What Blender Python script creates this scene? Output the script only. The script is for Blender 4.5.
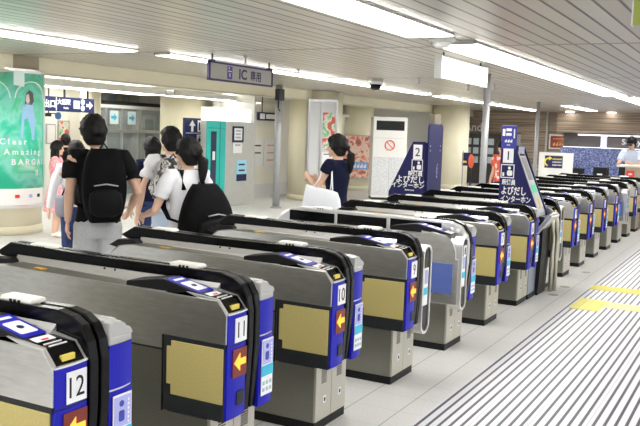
import bpy, bmesh, math, random
from mathutils import Vector, Matrix, noise
random.seed(7)
PI = math.pi
for o in list(bpy.data.objects): bpy.data.objects.remove(o)
scene = bpy.context.scene
COL = scene.collection

# ------------------------------------------------------------------ camera
YAW, PITCH, ROLL = .4935, .0982, -.0343
fw = Vector((math.cos(YAW)*math.cos(PITCH), math.sin(YAW)*math.cos(PITCH), -math.sin(PITCH)))
r0 = Vector((math.sin(YAW), -math.cos(YAW), 0)); d0 = fw.cross(r0)
rt = r0*math.cos(ROLL)+d0*math.sin(ROLL); dn = d0*math.cos(ROLL)-r0*math.sin(ROLL)
cam = bpy.data.cameras.new('camera'); cam.sensor_width = 36; cam.lens = 830.4/640*36
cam.clip_start = .05; cam.clip_end = 200
co = bpy.data.objects.new('camera', cam); COL.objects.link(co)
mw = Matrix.Identity(4)
for i, v in enumerate((rt, -dn, -fw)):
    for k in range(3): mw[k][i] = v[k]
mw.translation = (0, 0, 1.7)
co.matrix_world = mw
scene.camera = co

# ------------------------------------------------------------------ world and exposure
world = bpy.data.worlds.new('world'); scene.world = world; world.use_nodes = True
bg = world.node_tree.nodes['Background']; bg.inputs[0].default_value = (.93, .97, 1, 1); bg.inputs[1].default_value = .75
scene.view_settings.view_transform = 'Standard'; scene.view_settings.look = 'None'
scene.view_settings.exposure = .66; scene.view_settings.gamma = 1
scene.view_settings.use_curve_mapping = False
LIGHT = 9.0     # tube brightness

# ------------------------------------------------------------------ materials
MATS = {}
def mat(name, col, rough=.5, metal=0., spec=.5, emit=None, es=0., noise_amt=0., nscale=20., stretch=(1,1,1), bump=0., alpha=1., coat=0., trans=0.):
    if name in MATS: return MATS[name]
    m = bpy.data.materials.new(name); m.use_nodes = True; MATS[name] = m
    nt = m.node_tree; b = nt.nodes['Principled BSDF']
    c = (col[0], col[1], col[2], 1)
    b.inputs['Base Color'].default_value = c; b.inputs['Roughness'].default_value = rough
    b.inputs['Metallic'].default_value = metal; b.inputs['Specular IOR Level'].default_value = spec
    b.inputs['Coat Weight'].default_value = coat; b.inputs['Transmission Weight'].default_value = trans
    if alpha < 1: b.inputs['Alpha'].default_value = alpha
    if emit: b.inputs['Emission Color'].default_value = (*emit, 1); b.inputs['Emission Strength'].default_value = es
    tc = nt.nodes.new('ShaderNodeTexCoord'); mp = nt.nodes.new('ShaderNodeMapping'); mp.inputs['Scale'].default_value = stretch
    nt.links.new(tc.outputs['Object'], mp.inputs[0])
    n = nt.nodes.new('ShaderNodeTexNoise'); n.inputs['Scale'].default_value = nscale; n.inputs['Detail'].default_value = 4
    nt.links.new(mp.outputs[0], n.inputs['Vector'])
    amt = noise_amt if noise_amt else .03
    mx = nt.nodes.new('ShaderNodeMix'); mx.data_type = 'RGBA'
    mx.inputs[6].default_value = tuple(min(1, x*(1+amt)) for x in col)+(1,); mx.inputs[7].default_value = tuple(x*(1-amt) for x in col)+(1,)
    nt.links.new(n.outputs['Fac'], mx.inputs[0]); nt.links.new(mx.outputs[2], b.inputs['Base Color'])
    if bump:
        bp = nt.nodes.new('ShaderNodeBump'); bp.inputs['Strength'].default_value = bump; bp.inputs['Distance'].default_value = .01
        nt.links.new(n.outputs['Fac'], bp.inputs['Height']); nt.links.new(bp.outputs[0], b.inputs['Normal'])
    return m

def nodes_mat(name):
    m = bpy.data.materials.new(name); m.use_nodes = True; MATS[name] = m
    nt = m.node_tree
    return m, nt, nt.nodes['Principled BSDF']
def N(nt, t, **kw):
    n = nt.nodes.new(t)
    for k, v in kw.items(): setattr(n, k, v)
    return n
def MATH(nt, op, a, b=None, c=None):
    n = nt.nodes.new('ShaderNodeMath'); n.operation = op
    for i, x in enumerate((a, b, c)):
        if x is None: continue
        if isinstance(x, (int, float)): n.inputs[i].default_value = x
        else: nt.links.new(x, n.inputs[i])
    return n.outputs[0]
def MIX(nt, f, a, b):
    n = nt.nodes.new('ShaderNodeMix'); n.data_type = 'RGBA'
    for i, x in ((0, f), (6, a), (7, b)):
        if isinstance(x, (int, float)): n.inputs[i].default_value = x
        elif isinstance(x, tuple): n.inputs[i].default_value = (*x, 1)
        else: nt.links.new(x, n.inputs[i])
    return n.outputs[2]

STEEL = mat('brushed_steel', (.73, .725, .70), .3, 1., noise_amt=.2, nscale=90, stretch=(1, .15, 1), bump=.02)
STEEL_D = mat('worn_steel', (.29, .285, .245), .36, .9, noise_amt=.3, nscale=120, bump=.03)
STEEL_L = mat('satin_silver', (.78, .78, .77), .28, .75)
STEEL_F = mat('base_front_steel', (.56, .54, .47), .38, .75, noise_amt=.1, nscale=60)
BRASS = mat('champagne_panel', (.55, .46, .17), .45, .1, noise_amt=.16, nscale=110)
BLUE = mat('royal_blue', (.011, .012, .42), .4, spec=.25)
NAVY = mat('navy_blue', (.007, .007, .085), .42, spec=.35)
NAVY2 = mat('slate_navy', (.013, .013, .068), .45, spec=.35)
NAVYS = mat('sign_navy', (.009, .015, .075), .5, spec=.3)
BLACK = mat('gloss_black', (.002, .002, .0025), .22, spec=.22)
BLACKM = mat('matt_black', (.006, .006, .007), .5, spec=.3)
CHAR = mat('charcoal', (.018, .02, .022), .42, spec=.35)
WHITE = mat('white_plastic', (.85, .85, .83), .4)
PAPER = mat('white_paper', (.86, .86, .88), .6)
OFFW = mat('cap_ivory', (.78, .77, .7), .4)
YEL = mat('slot_yellow', (.75, .6, .1), .5)
ORANGE = mat('arrow_glow', (.8, .3, .03), .5, emit=(1., .36, .03), es=1.0)
DRED = mat('display_red', (.09, .012, .006), .4, emit=(.5, .05, .01), es=.12)
LILAC = mat('sticker_lilac', (.42, .45, .8), .5)
CYAN = mat('sticker_cyan', (.05, .5, .72), .5)
GREEN = mat('lamp_green', (.02, .5, .25), .4, emit=(.02, .6, .3), es=.3)
RED = mat('sign_red', (.7, .05, .04), .5)
CREAM = mat('cream_paint', (.84, .79, .60), .55, noise_amt=.05, nscale=3)
CREAMW = mat('cream_wall', (.86, .84, .76), .6)
WALLW = mat('white_wall', (.86, .86, .85), .5)
GREYP = mat('pipe_grey', (.42, .42, .44), .4, .4)
TEAL = mat('teal_enamel', (.02, .52, .47), .35)
SKIN = mat('skin', (.72, .45, .32), .55)
HAIR = mat('black_hair', (.007, .006, .006), .6, spec=.25, noise_amt=.5, nscale=60, stretch=(1, 1, .25), bump=.6)
GLASS = mat('shop_glass', (.75, .85, .9), .05, trans=0, alpha=.25, spec=.8)
SGREY = mat('sign_grey', (.5, .49, .45), .5)
TUBE = mat('lit_tube', (1, 1, 1), .5, emit=(1, .985, .95), es=LIGHT)
TUBE3 = mat('bright_lit_tube', (1, 1, 1), .5, emit=(1, .985, .94), es=16.)
TUBE2 = mat('dim_lit_tube', (1, 1, 1), .5, emit=(1, .985, .95), es=4.5)
LITSIGN = mat('lit_sign_white', (.9, .9, .9), .5, emit=(1, 1, 1), es=.9)
LITBOX = mat('lit_header', (.9, .9, .9), .5, emit=(1, 1, .98), es=.55)

def wood():
    m, nt, b = nodes_mat('wood_wall')
    g = N(nt, 'ShaderNodeNewGeometry'); s = N(nt, 'ShaderNodeSeparateXYZ'); nt.links.new(g.outputs['Position'], s.inputs[0])
    row = MATH(nt, 'FLOOR', MATH(nt, 'DIVIDE', s.outputs[2], .11))
    c = N(nt, 'ShaderNodeCombineXYZ'); nt.links.new(MATH(nt, 'MULTIPLY', s.outputs[1], .5), c.inputs[0]); nt.links.new(row, c.inputs[1]); nt.links.new(MATH(nt, 'MULTIPLY', s.outputs[2], 22.), c.inputs[2])
    n = N(nt, 'ShaderNodeTexNoise'); n.inputs['Scale'].default_value = 1.1; n.inputs['Detail'].default_value = 5
    nt.links.new(c.outputs[0], n.inputs[0])
    cr = N(nt, 'ShaderNodeValToRGB'); nt.links.new(n.outputs['Fac'], cr.inputs[0])
    cr.color_ramp.elements[0].position = .3; cr.color_ramp.elements[0].color = (.12, .075, .05, 1)
    cr.color_ramp.elements[1].position = .72; cr.color_ramp.elements[1].color = (.5, .4, .3, 1)
    nt.links.new(cr.outputs[0], b.inputs['Base Color']); b.inputs['Roughness'].default_value = .5
    return m
WOOD = wood()

def floor_mat():
    m, nt, b = nodes_mat('station_floor')
    g = N(nt, 'ShaderNodeNewGeometry'); s = N(nt, 'ShaderNodeSeparateXYZ'); nt.links.new(g.outputs['Position'], s.inputs[0])
    X, Y = s.outputs[0], s.outputs[1]
    def line(v, off, per, w):      # 1 on a joint
        t = MATH(nt, 'FLOORED_MODULO', MATH(nt, 'SUBTRACT', v, off), per)
        t = MATH(nt, 'MINIMUM', t, MATH(nt, 'SUBTRACT', per, t))
        return MATH(nt, 'LESS_THAN', t, w)
    jx = line(X, 4.93, .3, .0022); jy = line(Y, 1.89, .3, .0032)
    plain = MATH(nt, 'MAXIMUM', MATH(nt, 'MULTIPLY', jx, .35), MATH(nt, 'MULTIPLY', jy, .8))
    n = N(nt, 'ShaderNodeTexNoise'); n.inputs['Scale'].default_value = 60; n.inputs['Detail'].default_value = 6; nt.links.new(g.outputs['Position'], n.inputs[0])
    n2 = N(nt, 'ShaderNodeTexNoise'); n2.inputs['Scale'].default_value = 1.3; nt.links.new(g.outputs['Position'], n2.inputs[0])
    base = MIX(nt, n.outputs['Fac'], (.52, .52, .51), (.78, .78, .77))
    base = MIX(nt, MATH(nt, 'MULTIPLY', n2.outputs['Fac'], .5), base, (.60, .60, .58))
    c1 = MIX(nt, plain, base, (.2, .2, .19))
    zone = MATH(nt, 'LESS_THAN', Y, 1.742)
    t = MATH(nt, 'FLOORED_MODULO', MATH(nt, 'SUBTRACT', 1.745, Y), .3)
    u = MATH(nt, 'FLOORED_MODULO', MATH(nt, 'SUBTRACT', t, .035-.0288), .0575)
    st = MATH(nt, 'LESS_THAN', MATH(nt, 'ABSOLUTE', MATH(nt, 'SUBTRACT', u, .0288)), .0095)
    inner = MATH(nt, 'MULTIPLY', MATH(nt, 'GREATER_THAN', t, .012), MATH(nt, 'LESS_THAN', t, .289))
    st = MATH(nt, 'MULTIPLY', st, inner)
    sj = MATH(nt, 'MAXIMUM', MATH(nt, 'MULTIPLY', line(Y, 1.745, .3, .0018), .8), MATH(nt, 'MULTIPLY', line(X, 4.93, .3, .0014), .12))
    sb = MIX(nt, n.outputs['Fac'], (.60, .60, .64), (.73, .73, .77))
    c2 = MIX(nt, sj, sb, (.25, .22, .22))
    c2 = MIX(nt, st, c2, (.045, .045, .065))
    c = MIX(nt, zone, c1, c2)
    nt.links.new(c, b.inputs['Base Color']); b.inputs['Roughness'].default_value = .42
    b.inputs['Specular IOR Level'].default_value = .35
    return m
def ceil_mat(name='ceiling_slats', ca=(.50, .46, .39), cb=(.62, .575, .50)):
    m, nt, b = nodes_mat(name)
    g = N(nt, 'ShaderNodeNewGeometry'); s = N(nt, 'ShaderNodeSeparateXYZ'); nt.links.new(g.outputs['Position'], s.inputs[0])
    X, Y = s.outputs[0], s.outputs[1]
    t = MATH(nt, 'FLOORED_MODULO', MATH(nt, 'SUBTRACT', Y, 2.509), .169)
    t = MATH(nt, 'MINIMUM', t, MATH(nt, 'SUBTRACT', .169, t))
    gap = MATH(nt, 'LESS_THAN', t, .0125)
    tx = MATH(nt, 'FLOORED_MODULO', MATH(nt, 'SUBTRACT', X, 8.68), 4.68)
    tx = MATH(nt, 'MINIMUM', tx, MATH(nt, 'SUBTRACT', 4.68, tx))
    seam = MATH(nt, 'LESS_THAN', tx, .045)
    cell = N(nt, 'ShaderNodeCombineXYZ')
    nt.links.new(MATH(nt, 'FLOOR', MATH(nt, 'DIVIDE', MATH(nt, 'SUBTRACT', Y, 2.509), .169)), cell.inputs[0])
    nt.links.new(MATH(nt, 'FLOOR', MATH(nt, 'DIVIDE', MATH(nt, 'SUBTRACT', X, 8.68), 4.68)), cell.inputs[1])
    wn = N(nt, 'ShaderNodeTexWhiteNoise'); nt.links.new(cell.outputs[0], wn.inputs[0])
    base = MIX(nt, wn.outputs['Value'], ca, cb)
    c = MIX(nt, gap, base, (.03, .02, .015)); c = MIX(nt, MATH(nt, 'MULTIPLY', seam, .9), c, (.13, .12, .08))
    nt.links.new(c, b.inputs['Base Color']); b.inputs['Roughness'].default_value = .3; b.inputs['Metallic'].default_value = .35
    return m
FLOOR = floor_mat(); CEIL = ceil_mat()

def patt(name, cols, scale, kind='noise', rough=.5, stretch=(1, 1, 1), emit=0., dist=0.):
    m, nt, b = nodes_mat(name)
    tc = N(nt, 'ShaderNodeTexCoord'); mp = N(nt, 'ShaderNodeMapping'); mp.inputs['Scale'].default_value = stretch
    nt.links.new(tc.outputs['Object'], mp.inputs[0])
    if kind == 'noise':
        n = N(nt, 'ShaderNodeTexNoise'); n.inputs['Scale'].default_value = scale; n.inputs['Detail'].default_value = 5; n.inputs['Distortion'].default_value = dist; out = n.outputs['Fac']
    elif kind == 'voronoi':
        n = N(nt, 'ShaderNodeTexVoronoi'); n.inputs['Scale'].default_value = scale; out = n.outputs['Color']
    else:
        n = N(nt, 'ShaderNodeTexVoronoi'); n.feature = 'F1'; n.inputs['Scale'].default_value = scale; out = n.outputs['Distance']
    nt.links.new(mp.outputs[0], n.inputs['Vector'])
    cr = N(nt, 'ShaderNodeValToRGB'); nt.links.new(out, cr.inputs[0])
    while len(cr.color_ramp.elements) < len(cols): cr.color_ramp.elements.new(.5)
    for e, (p, c) in zip(cr.color_ramp.elements, cols): e.position = p; e.color = (*c, 1)
    nt.links.new(cr.outputs[0], b.inputs['Base Color']); b.inputs['Roughness'].default_value = rough
    if emit: nt.links.new(cr.outputs[0], b.inputs['Emission Color']); b.inputs['Emission Strength'].default_value = emit
    return m
GREENART = patt('poster_watercolour', [(.25, (.02, .5, .28)), (.42, (.04, .62, .4)), (.52, (.25, .75, .62)), (.6, (.1, .66, .35)), (.75, (.7, .9, .9))], 1.6, dist=1.2)
CAMO = patt('camo_print', [(.42, (.02, .02, .02)), (.47, (.12, .1, .09)), (.52, (.75, .72, .7)), (.6, (.05, .05, .05)), (.66, (.8, .78, .76))], 16, rough=.7)
BLUEPAT = patt('blue_wave_print', [(.3, (.01, .02, .13)), (.46, (.02, .06, .30)), (.51, (.55, .6, .85)), (.55, (.015, .035, .2)), (.7, (.1, .15, .42))], 19, rough=.5)
POSTA = patt('poster_flowers', [(.3, (.05, .3, .1)), (.45, (.75, .06, .05)), (.52, (.8, .75, .7)), (.62, (.1, .45, .15)), (.75, (.8, .8, .75))], 5)
POSTB = patt('poster_festival', [(.3, (.7, .1, .06)), (.42, (.8, .35, .25)), (.5, (.85, .75, .62)), (.58, (.75, .2, .15)), (.72, (.3, .12, .1))], 6)
POSTC = patt('poster_rust', [(.35, (.25, .03, .01)), (.5, (.4, .07, .02)), (.6, (.6, .25, .08)), (.7, (.2, .03, .01))], 3)
SHOPIN = patt('shop_goods', [(.3, (.12, .16, .2)), (.42, (.45, .52, .56)), (.5, (.62, .55, .42)), (.58, (.25, .33, .4)), (.7, (.75, .8, .82))], 1.1, stretch=(2.5, 1, .5))
PINKD = patt('pink_print', [(.4, (.8, .27, .3)), (.55, (.85, .38, .41)), (.66, (.9, .65, .63))], 30, rough=.8)
REDFLOW = patt('red_floral', [(.4, (.75, .08, .04)), (.55, (.8, .2, .12)), (.62, (.85, .8, .78))], 12, rough=.8)
CLOTH = {
 'blacktee': mat('black_cotton', (.006, .006, .007), .9, spec=.2, noise_amt=.3, nscale=12),
 'greyshort': mat('grey_marl', (.52, .53, .55), .9, noise_amt=.3, nscale=90),
 'whitetee': mat('white_cotton', (.80, .80, .83), .85, noise_amt=.05),
 'navy': mat('navy_cotton', (.006, .008, .028), .9, spec=.2),
 'navytr': mat('navy_denim', (.02, .035, .12), .85),
 'denim': mat('pale_denim', (.5, .6, .75), .85),
 'ltblue': mat('pale_blue_shirt', (.55, .62, .78), .8),
 'pack': mat('black_nylon', (.003, .003, .0035), .8, spec=.12, noise_amt=.4, nscale=18, bump=.5),
 'packg': mat('dark_grey_nylon', (.005, .005, .006), .75, spec=.15, noise_amt=.3, nscale=14, bump=.5),
 'tote': mat('white_canvas', (.78, .80, .86), .7),
 'bag': mat('grey_bag', (.22, .22, .26), .6), 'shoe': mat('white_shoe', (.8, .8, .78), .6)}

# ------------------------------------------------------------------ mesh helpers
def finish(name, bm, m, parent=None, smooth=False, bevel=0., loc=None):
    bmesh.ops.recalc_face_normals(bm, faces=bm.faces[:])
    me = bpy.data.meshes.new(name); bm.to_mesh(me); bm.free()
    me.materials.append(m)
    if smooth:
        for p in me.polygons: p.use_smooth = True
    o = bpy.data.objects.new(name, me); COL.objects.link(o)
    if parent: o.parent = parent
    if loc: o.location = loc
    if bevel:
        md = o.modifiers.new('bevel', 'BEVEL'); md.width = bevel; md.segments = 2; md.limit_method = 'ANGLE'; md.angle_limit = math.radians(40)
    return o
def tag(o, label=None, cat=None, group=None, kind=None):
    if label: o['label'] = label
    if cat: o['category'] = cat
    if group: o['group'] = group
    if kind: o['kind'] = kind
    return o
def empty(name, loc, rz=0, label=None, cat=None, group=None):
    o = bpy.data.objects.new(name, None); COL.objects.link(o); o.location = loc; o.rotation_euler = (0, 0, rz); o.empty_display_size = .1
    return tag(o, label, cat, group)
def copy_tree(o, parent=None):
    c = o.copy(); COL.objects.link(c)
    if parent: c.parent = parent
    for ch in list(o.children): copy_tree(ch, c)
    return c
def B(): return bmesh.new()
def box(bm, x0, x1, y0, y1, z0, z1):
    v = [bm.verts.new(p) for p in ((x0,y0,z0),(x1,y0,z0),(x1,y1,z0),(x0,y1,z0),(x0,y0,z1),(x1,y0,z1),(x1,y1,z1),(x0,y1,z1))]
    for f in ((0,3,2,1),(4,5,6,7),(0,1,5,4),(1,2,6,5),(2,3,7,6),(3,0,4,7)): bm.faces.new([v[i] for i in f])
    return v
def prism(bm, poly, a, b, ax):
    """poly in the two remaining axes, extruded along ax from a to b"""
    def P(u, v, w): return {'x': (w, u, v), 'y': (u, w, v), 'z': (u, v, w)}[ax]
    lo = [bm.verts.new(P(u, v, a)) for u, v in poly]; hi = [bm.verts.new(P(u, v, b)) for u, v in poly]
    n = len(poly)
    bm.faces.new(lo); bm.faces.new(hi[::-1])
    for i in range(n): bm.faces.new((lo[i], lo[(i+1) % n], hi[(i+1) % n], hi[i]))
def ring(bm, c, ax1, ax2, n=14):
    return [bm.verts.new(c + ax1*math.cos(2*PI*k/n) + ax2*math.sin(2*PI*k/n)) for k in range(n)]
def skin_rings(bm, rings, cap=True):
    n = len(rings[0])
    for a, b in zip(rings, rings[1:]):
        for k in range(n): bm.faces.new((a[k], a[(k+1) % n], b[(k+1) % n], b[k]))
    if cap: bm.faces.new(rings[0][::-1]); bm.faces.new(rings[-1])
def limb(bm, pts, rad, n=12, flat=1., up=Vector((0, 0, 1)), cap=True):
    pts = [Vector(p) for p in pts]; rs = []
    if not isinstance(rad, (list, tuple)): rad = [rad]*len(pts)
    for i, p in enumerate(pts):
        t = (pts[min(i+1, len(pts)-1)]-pts[max(i-1, 0)]).normalized()
        u = up if abs(t.dot(up)) < .93 else Vector((0, 1, 0))
        s = t.cross(u).normalized(); w = s.cross(t).normalized()
        rs.append(ring(bm, p, s*rad[i], w*rad[i]*flat, n))
    skin_rings(bm, rs, cap)
def tubez(bm, x, y, z0, z1, r, n=24): limb(bm, [(x, y, z0), (x, y, z1)], r, n)
def lathe(bm, prof, cx=0, cy=0, n=28):
    rs = [[bm.verts.new((cx+r*math.cos(2*PI*k/n), cy+r*math.sin(2*PI*k/n), z)) for k in range(n)] for r, z in prof]
    skin_rings(bm, rs)
def ellip(bm, c, r, seg=18, rg=12, fn=None):
    c = Vector(c); R = []
    for j in range(1, rg):
        th = PI*j/rg; row = []
        for k in range(seg):
            ph = 2*PI*k/seg
            d = Vector((math.sin(th)*math.cos(ph), math.sin(th)*math.sin(ph), math.cos(th)))
            p = Vector((d.x*r[0], d.y*r[1], d.z*r[2]))
            if fn: p = fn(d, p)
            row.append(bm.verts.new(c+p))
        R.append(row)
    tp = Vector((0, 0, r[2])); bt = Vector((0, 0, -r[2]))
    if fn: tp = fn(Vector((0, 0, 1)), tp); bt = fn(Vector((0, 0, -1)), bt)
    a = bm.verts.new(c+tp); b = bm.verts.new(c+bt)
    for k in range(seg):
        bm.faces.new((a, R[0][k], R[0][(k+1) % seg])); bm.faces.new((b, R[-1][(k+1) % seg], R[-1][k]))
    for x, y in zip(R, R[1:]):
        for k in range(seg): bm.faces.new((x[k], y[k], y[(k+1) % seg], x[(k+1) % seg]))
FACE = {'-x': ((0, -1, 0), (0, 0, 1)), '-y': ((1, 0, 0), (0, 0, 1)), '+y': ((-1, 0, 0), (0, 0, 1))}
_tc = {}
def text_mesh(s, size, depth=.001):
    k = (s, round(size, 4)); thin = s.isdigit()
    if k in _tc: return _tc[k]
    cu = bpy.data.curves.new('t', 'FONT'); cu.body = s; cu.size = size; cu.align_x = 'CENTER'; cu.align_y = 'CENTER'; cu.extrude = depth; cu.resolution_u = 3; cu.offset = 0 if thin else size*.022
    to = bpy.data.objects.new('t', cu); COL.objects.link(to)
    dg = bpy.context.evaluated_depsgraph_get(); dg.update()
    me = bpy.data.meshes.new_from_object(to.evaluated_get(dg)); bpy.data.objects.remove(to); bpy.data.curves.remove(cu)
    _tc[k] = me; return me
def text(name, s, size, m, pos, face='-y', parent=None, w=None, xd=None, yd=None, bold=0., rot=0.):
    src = text_mesh(s, size)
    me = src.copy(); me.materials.clear(); me.materials.append(m)
    xs = [v.co.x for v in me.vertices] or [0, 1]; ys = [v.co.y for v in me.vertices] or [0, 1]
    cx, cy = (max(xs)+min(xs))/2, (max(ys)+min(ys))/2
    sx = (w/(max(xs)-min(xs))) if w else 1
    X = Vector(xd or FACE[face][0]).normalized(); Y = Vector(yd or FACE[face][1]).normalized(); Z = X.cross(Y)
    if rot: X, Y = X*math.cos(rot)+Y*math.sin(rot), Y*math.cos(rot)-X*math.sin(rot)
    P = Vector(pos)
    for v in me.vertices:
        v.co = P + X*((v.co.x-cx)*sx) + Y*(v.co.y-cy) + Z*v.co.z
    if bold:
        pass
    o = bpy.data.objects.new(name, me); COL.objects.link(o)
    if parent: o.parent = parent
    return o
def flatpoly(bm, pts, pos, face='-y', t=.001, xd=None, yd=None):
    """a thin extruded shape with 2-D points on a facing plane"""
    X = Vector(xd or FACE[face][0]).normalized(); Y = Vector(yd or FACE[face][1]).normalized(); Z = X.cross(Y); P = Vector(pos)
    a = [bm.verts.new(P+X*u+Y*v) for u, v in pts]; b = [bm.verts.new(P+X*u+Y*v+Z*t) for u, v in pts]
    n = len(pts); bm.faces.new(a[::-1]); bm.faces.new(b)
    for i in range(n): bm.faces.new((a[i], a[(i+1) % n], b[(i+1) % n], b[i]))
def rectp(w, h): return [(-w/2, -h/2), (w/2, -h/2), (w/2, h/2), (-w/2, h/2)]
def rrect(w, h, r, n=5):
    o = []
    for cx, cy, a0 in ((w/2-r, h/2-r, 0), (-w/2+r, h/2-r, 90), (-w/2+r, -h/2+r, 180), (w/2-r, -h/2+r, 270)):
        for k in range(n+1):
            a = math.radians(a0+90*k/n); o.append((cx+r*math.cos(a), cy+r*math.sin(a)))
    return o
def marks(name, w, h, n, m, pos, face, par, seed=1):
    """a row of small illegible print marks"""
    rr = random.Random(seed); bm = B()
    for k in range(n):
        x = -w/2+(k+.5)*w/n; b = w/n*.36; hh = h*rr.uniform(.7, 1)/2
        flatpoly(bm, [(x-b, -hh), (x+b, -hh), (x+b, hh), (x+b*.2, hh), (x+b*.2, hh*.3), (x-b, hh*.3)], pos, face)
    return finish(name, bm, m, par)
def circ(r, n=16): return [(r*math.cos(2*PI*k/n), r*math.sin(2*PI*k/n)) for k in range(n)]
def arrow(s, ang=0):
    p = [(-.5, 0), (0, .45), (0, .16), (.5, .16), (.5, -.16), (0, -.16), (0, -.45)]
    p = [(x*s, y*s) for x, y in p]; c, d = math.cos(ang), math.sin(ang)
    return [(x*c-y*d, x*d+y*c) for x, y in p]
def plate(name, pts, pos, face, m, parent=None, t=.002, **k):
    bm = B(); flatpoly(bm, pts, pos, face, t, **k); return finish(name, bm, m, parent)

# ------------------------------------------------------------------ setting
H = 2.66
def struct(name, bm, m, **k):
    return tag(finish(name, bm, m, **k), kind='structure')
bm = B(); box(bm, -6, 31, -9, 16.2, -.1, 0); struct('floor', bm, FLOOR)
bm = B(); box(bm, -6, 30, -9, 9.8, H, H+.1); struct('ceiling', bm, CEIL)
bm = B(); box(bm, -6, 30, 9.8, 10.15, 2.42, H+.1); struct('trim_1', bm, CREAM)
CEILLOW = mat('low_ceiling_paint', (.74, .71, .6), .5)
bm = B(); box(bm, -6, 30, 10.15, 16.2, 2.5, 2.6); struct('ceiling_back', bm, CEILLOW)
bm = B(); box(bm, 15.95, 30, 11.3, 11.5, 0, 2.5); struct('wall_back', bm, CREAMW)
bm = B(); box(bm, -6, 17.2, 16, 16.2, 0, 2.5); struct('wall_back_left', bm, CREAMW)
bm = B(); box(bm, 17.2, 17.35, 11.5, 16, 0, 2.5); struct('wall_side', bm, CREAMW)
bm = B(); box(bm, 30, 30.2, -9, 16.2, 0, H+.1); struct('wall_far', bm, WOOD)
bm = B(); box(bm, 29.2, 30, -9, 6.55, 1.95, H); struct('trim_2', bm, WOOD)
# thin dark ledge along the beam
bm = B(); box(bm, -6, 30, 9.77, 9.8, 2.40, 2.43); struct('trim_3', bm, mat('ledge', (.55, .53, .42), .5))

# ------------------------------------------------------------------ ceiling lights
def strip(x0, x1, y0, y1, z, label, drop=.0, m=TUBE, depth=.03):
    t = empty('strip_light', ((x0+x1)/2, (y0+y1)/2, z), 0, label, 'ceiling light', 'fluorescent strip lights')
    L = (x1-x0)/2; W = (y1-y0)/2
    bm = B(); box(bm, -L, L, -W, W, -depth, -depth+.004); finish('diffuser', bm, m, t)
    bm = B()
    for s in (-1, 1): box(bm, -L-.01, L+.01, s*W-.012 if s > 0 else -W, W if s > 0 else -W+.012, -depth-.006, 0)
    for s in (-1, 1): box(bm, s*L-.01, s*L+.01, -W, W, -depth-.006, 0)
    finish('frame', bm, STEEL_L, t)
    return t
strip(3.9, 7.55, 2.70, 3.17, H, 'wide ceiling light strip nearest the camera, before the smoke detector')
strip(8.2, 18.2, 2.70, 3.17, H, 'long wide ceiling light strip running right above the blank white hanging sign')
strip(18.55, 26, 2.6, 3.0, H, 'far end piece of the wide ceiling light strip at the right frame edge')
strip(3.0, 8.3, 7.18, 7.62, H, 'ceiling light strip at the upper left, ending before the grey number sign', m=TUBE3)
strip(8.75, 18.3, 7.02, 7.28, H, 'long narrow ceiling light strip passing behind the grey hanging sign', m=TUBE3)
strip(18.9, 28.2, 7.0, 7.25, H, 'narrow ceiling light strip crossing above the grey post of the white sign', m=TUBE3)
strip(3, 13.6, 11.0, 11.58, 2.44, 'low ceiling light strip over the passage behind the green poster column', depth=.12, m=TUBE2)
strip(13.7, 17.0, 10.85, 11.2, 2.44, 'low ceiling light strip above the teal lift door', depth=.12, m=TUBE2)
strip(10, 15.8, 13.2, 13.5, 2.5, 'thin low light strip above the shop window at the back', depth=.05, m=TUBE2)
strip(23.6, 27.6, 4.95, 5.25, H, 'short bright ceiling light near the far wooden wall')
for y in (-1.2, -5.2): strip(-3, 22, y, y+.45, H, 'ceiling light strip over the tiled hall outside the gates')
strip(-3, 2.4, 2.70, 3.15, H, 'ceiling light strip over the gates behind the viewer')
for x, y, l in ((29, 6.1, 'left small downlight in front of the wooden wall'), (29, 4.75, 'right small downlight in front of the wooden wall')):
    t = empty('downlight', (x, y, H), 0, l, 'downlight')
    bm = B(); lathe(bm, [(.16, -.02), (.16, 0), (.13, 0)]); finish('trim_ring', bm, STEEL_L, t)
    bm = B(); lathe(bm, [(.001, -.03), (.14, -.03), (.14, -.021)]); finish('diffuser', bm, TUBE, t)
t = empty('smoke_detector', (7.85, 2.93, H), 0, 'round white smoke detector between the two wide ceiling light strips', 'smoke detector')
bm = B(); lathe(bm, [(.13, 0), (.14, -.03), (.12, -.045), (.001, -.045)]); finish('base', bm, OFFW, t, True)
bm = B(); lathe(bm, [(.085, -.045), (.09, -.07), (.06, -.1), (.001, -.105)]); finish('sensor_head', bm, WHITE, t, True)
t = empty('dome_camera', (13.6, 6.28, H), 0, 'dark dome security camera hanging from the ceiling beside the glass poster case', 'security camera')
bm = B(); lathe(bm, [(.13, 0), (.13, -.09), (.11, -.1), (.001, -.1)]); finish('housing', bm, STEEL_L, t, True)
bm = B(); lathe(bm, [(.105, -.1), (.1, -.15), (.06, -.195), (.001, -.205)]); finish('dome', bm, BLACK, t, True)
for i, (x, y) in enumerate(((11.4, 6.6), (13.2, 5.3), (14.9, 4.5), (15.2, 5.1), (9.3, 6.2))):
    bm = B(); lathe(bm, [(.03, 0), (.03, -.02), (.012, -.03), (.012, -.09), (.03, -.095), (.03, -.105)], n=12)
    tag(finish('sprinkler', bm, GREYP, None, loc=(x, y, H)), 'small sprinkler head on the slatted ceiling', 'sprinkler', 'sprinklers on the slatted ceiling')

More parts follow.
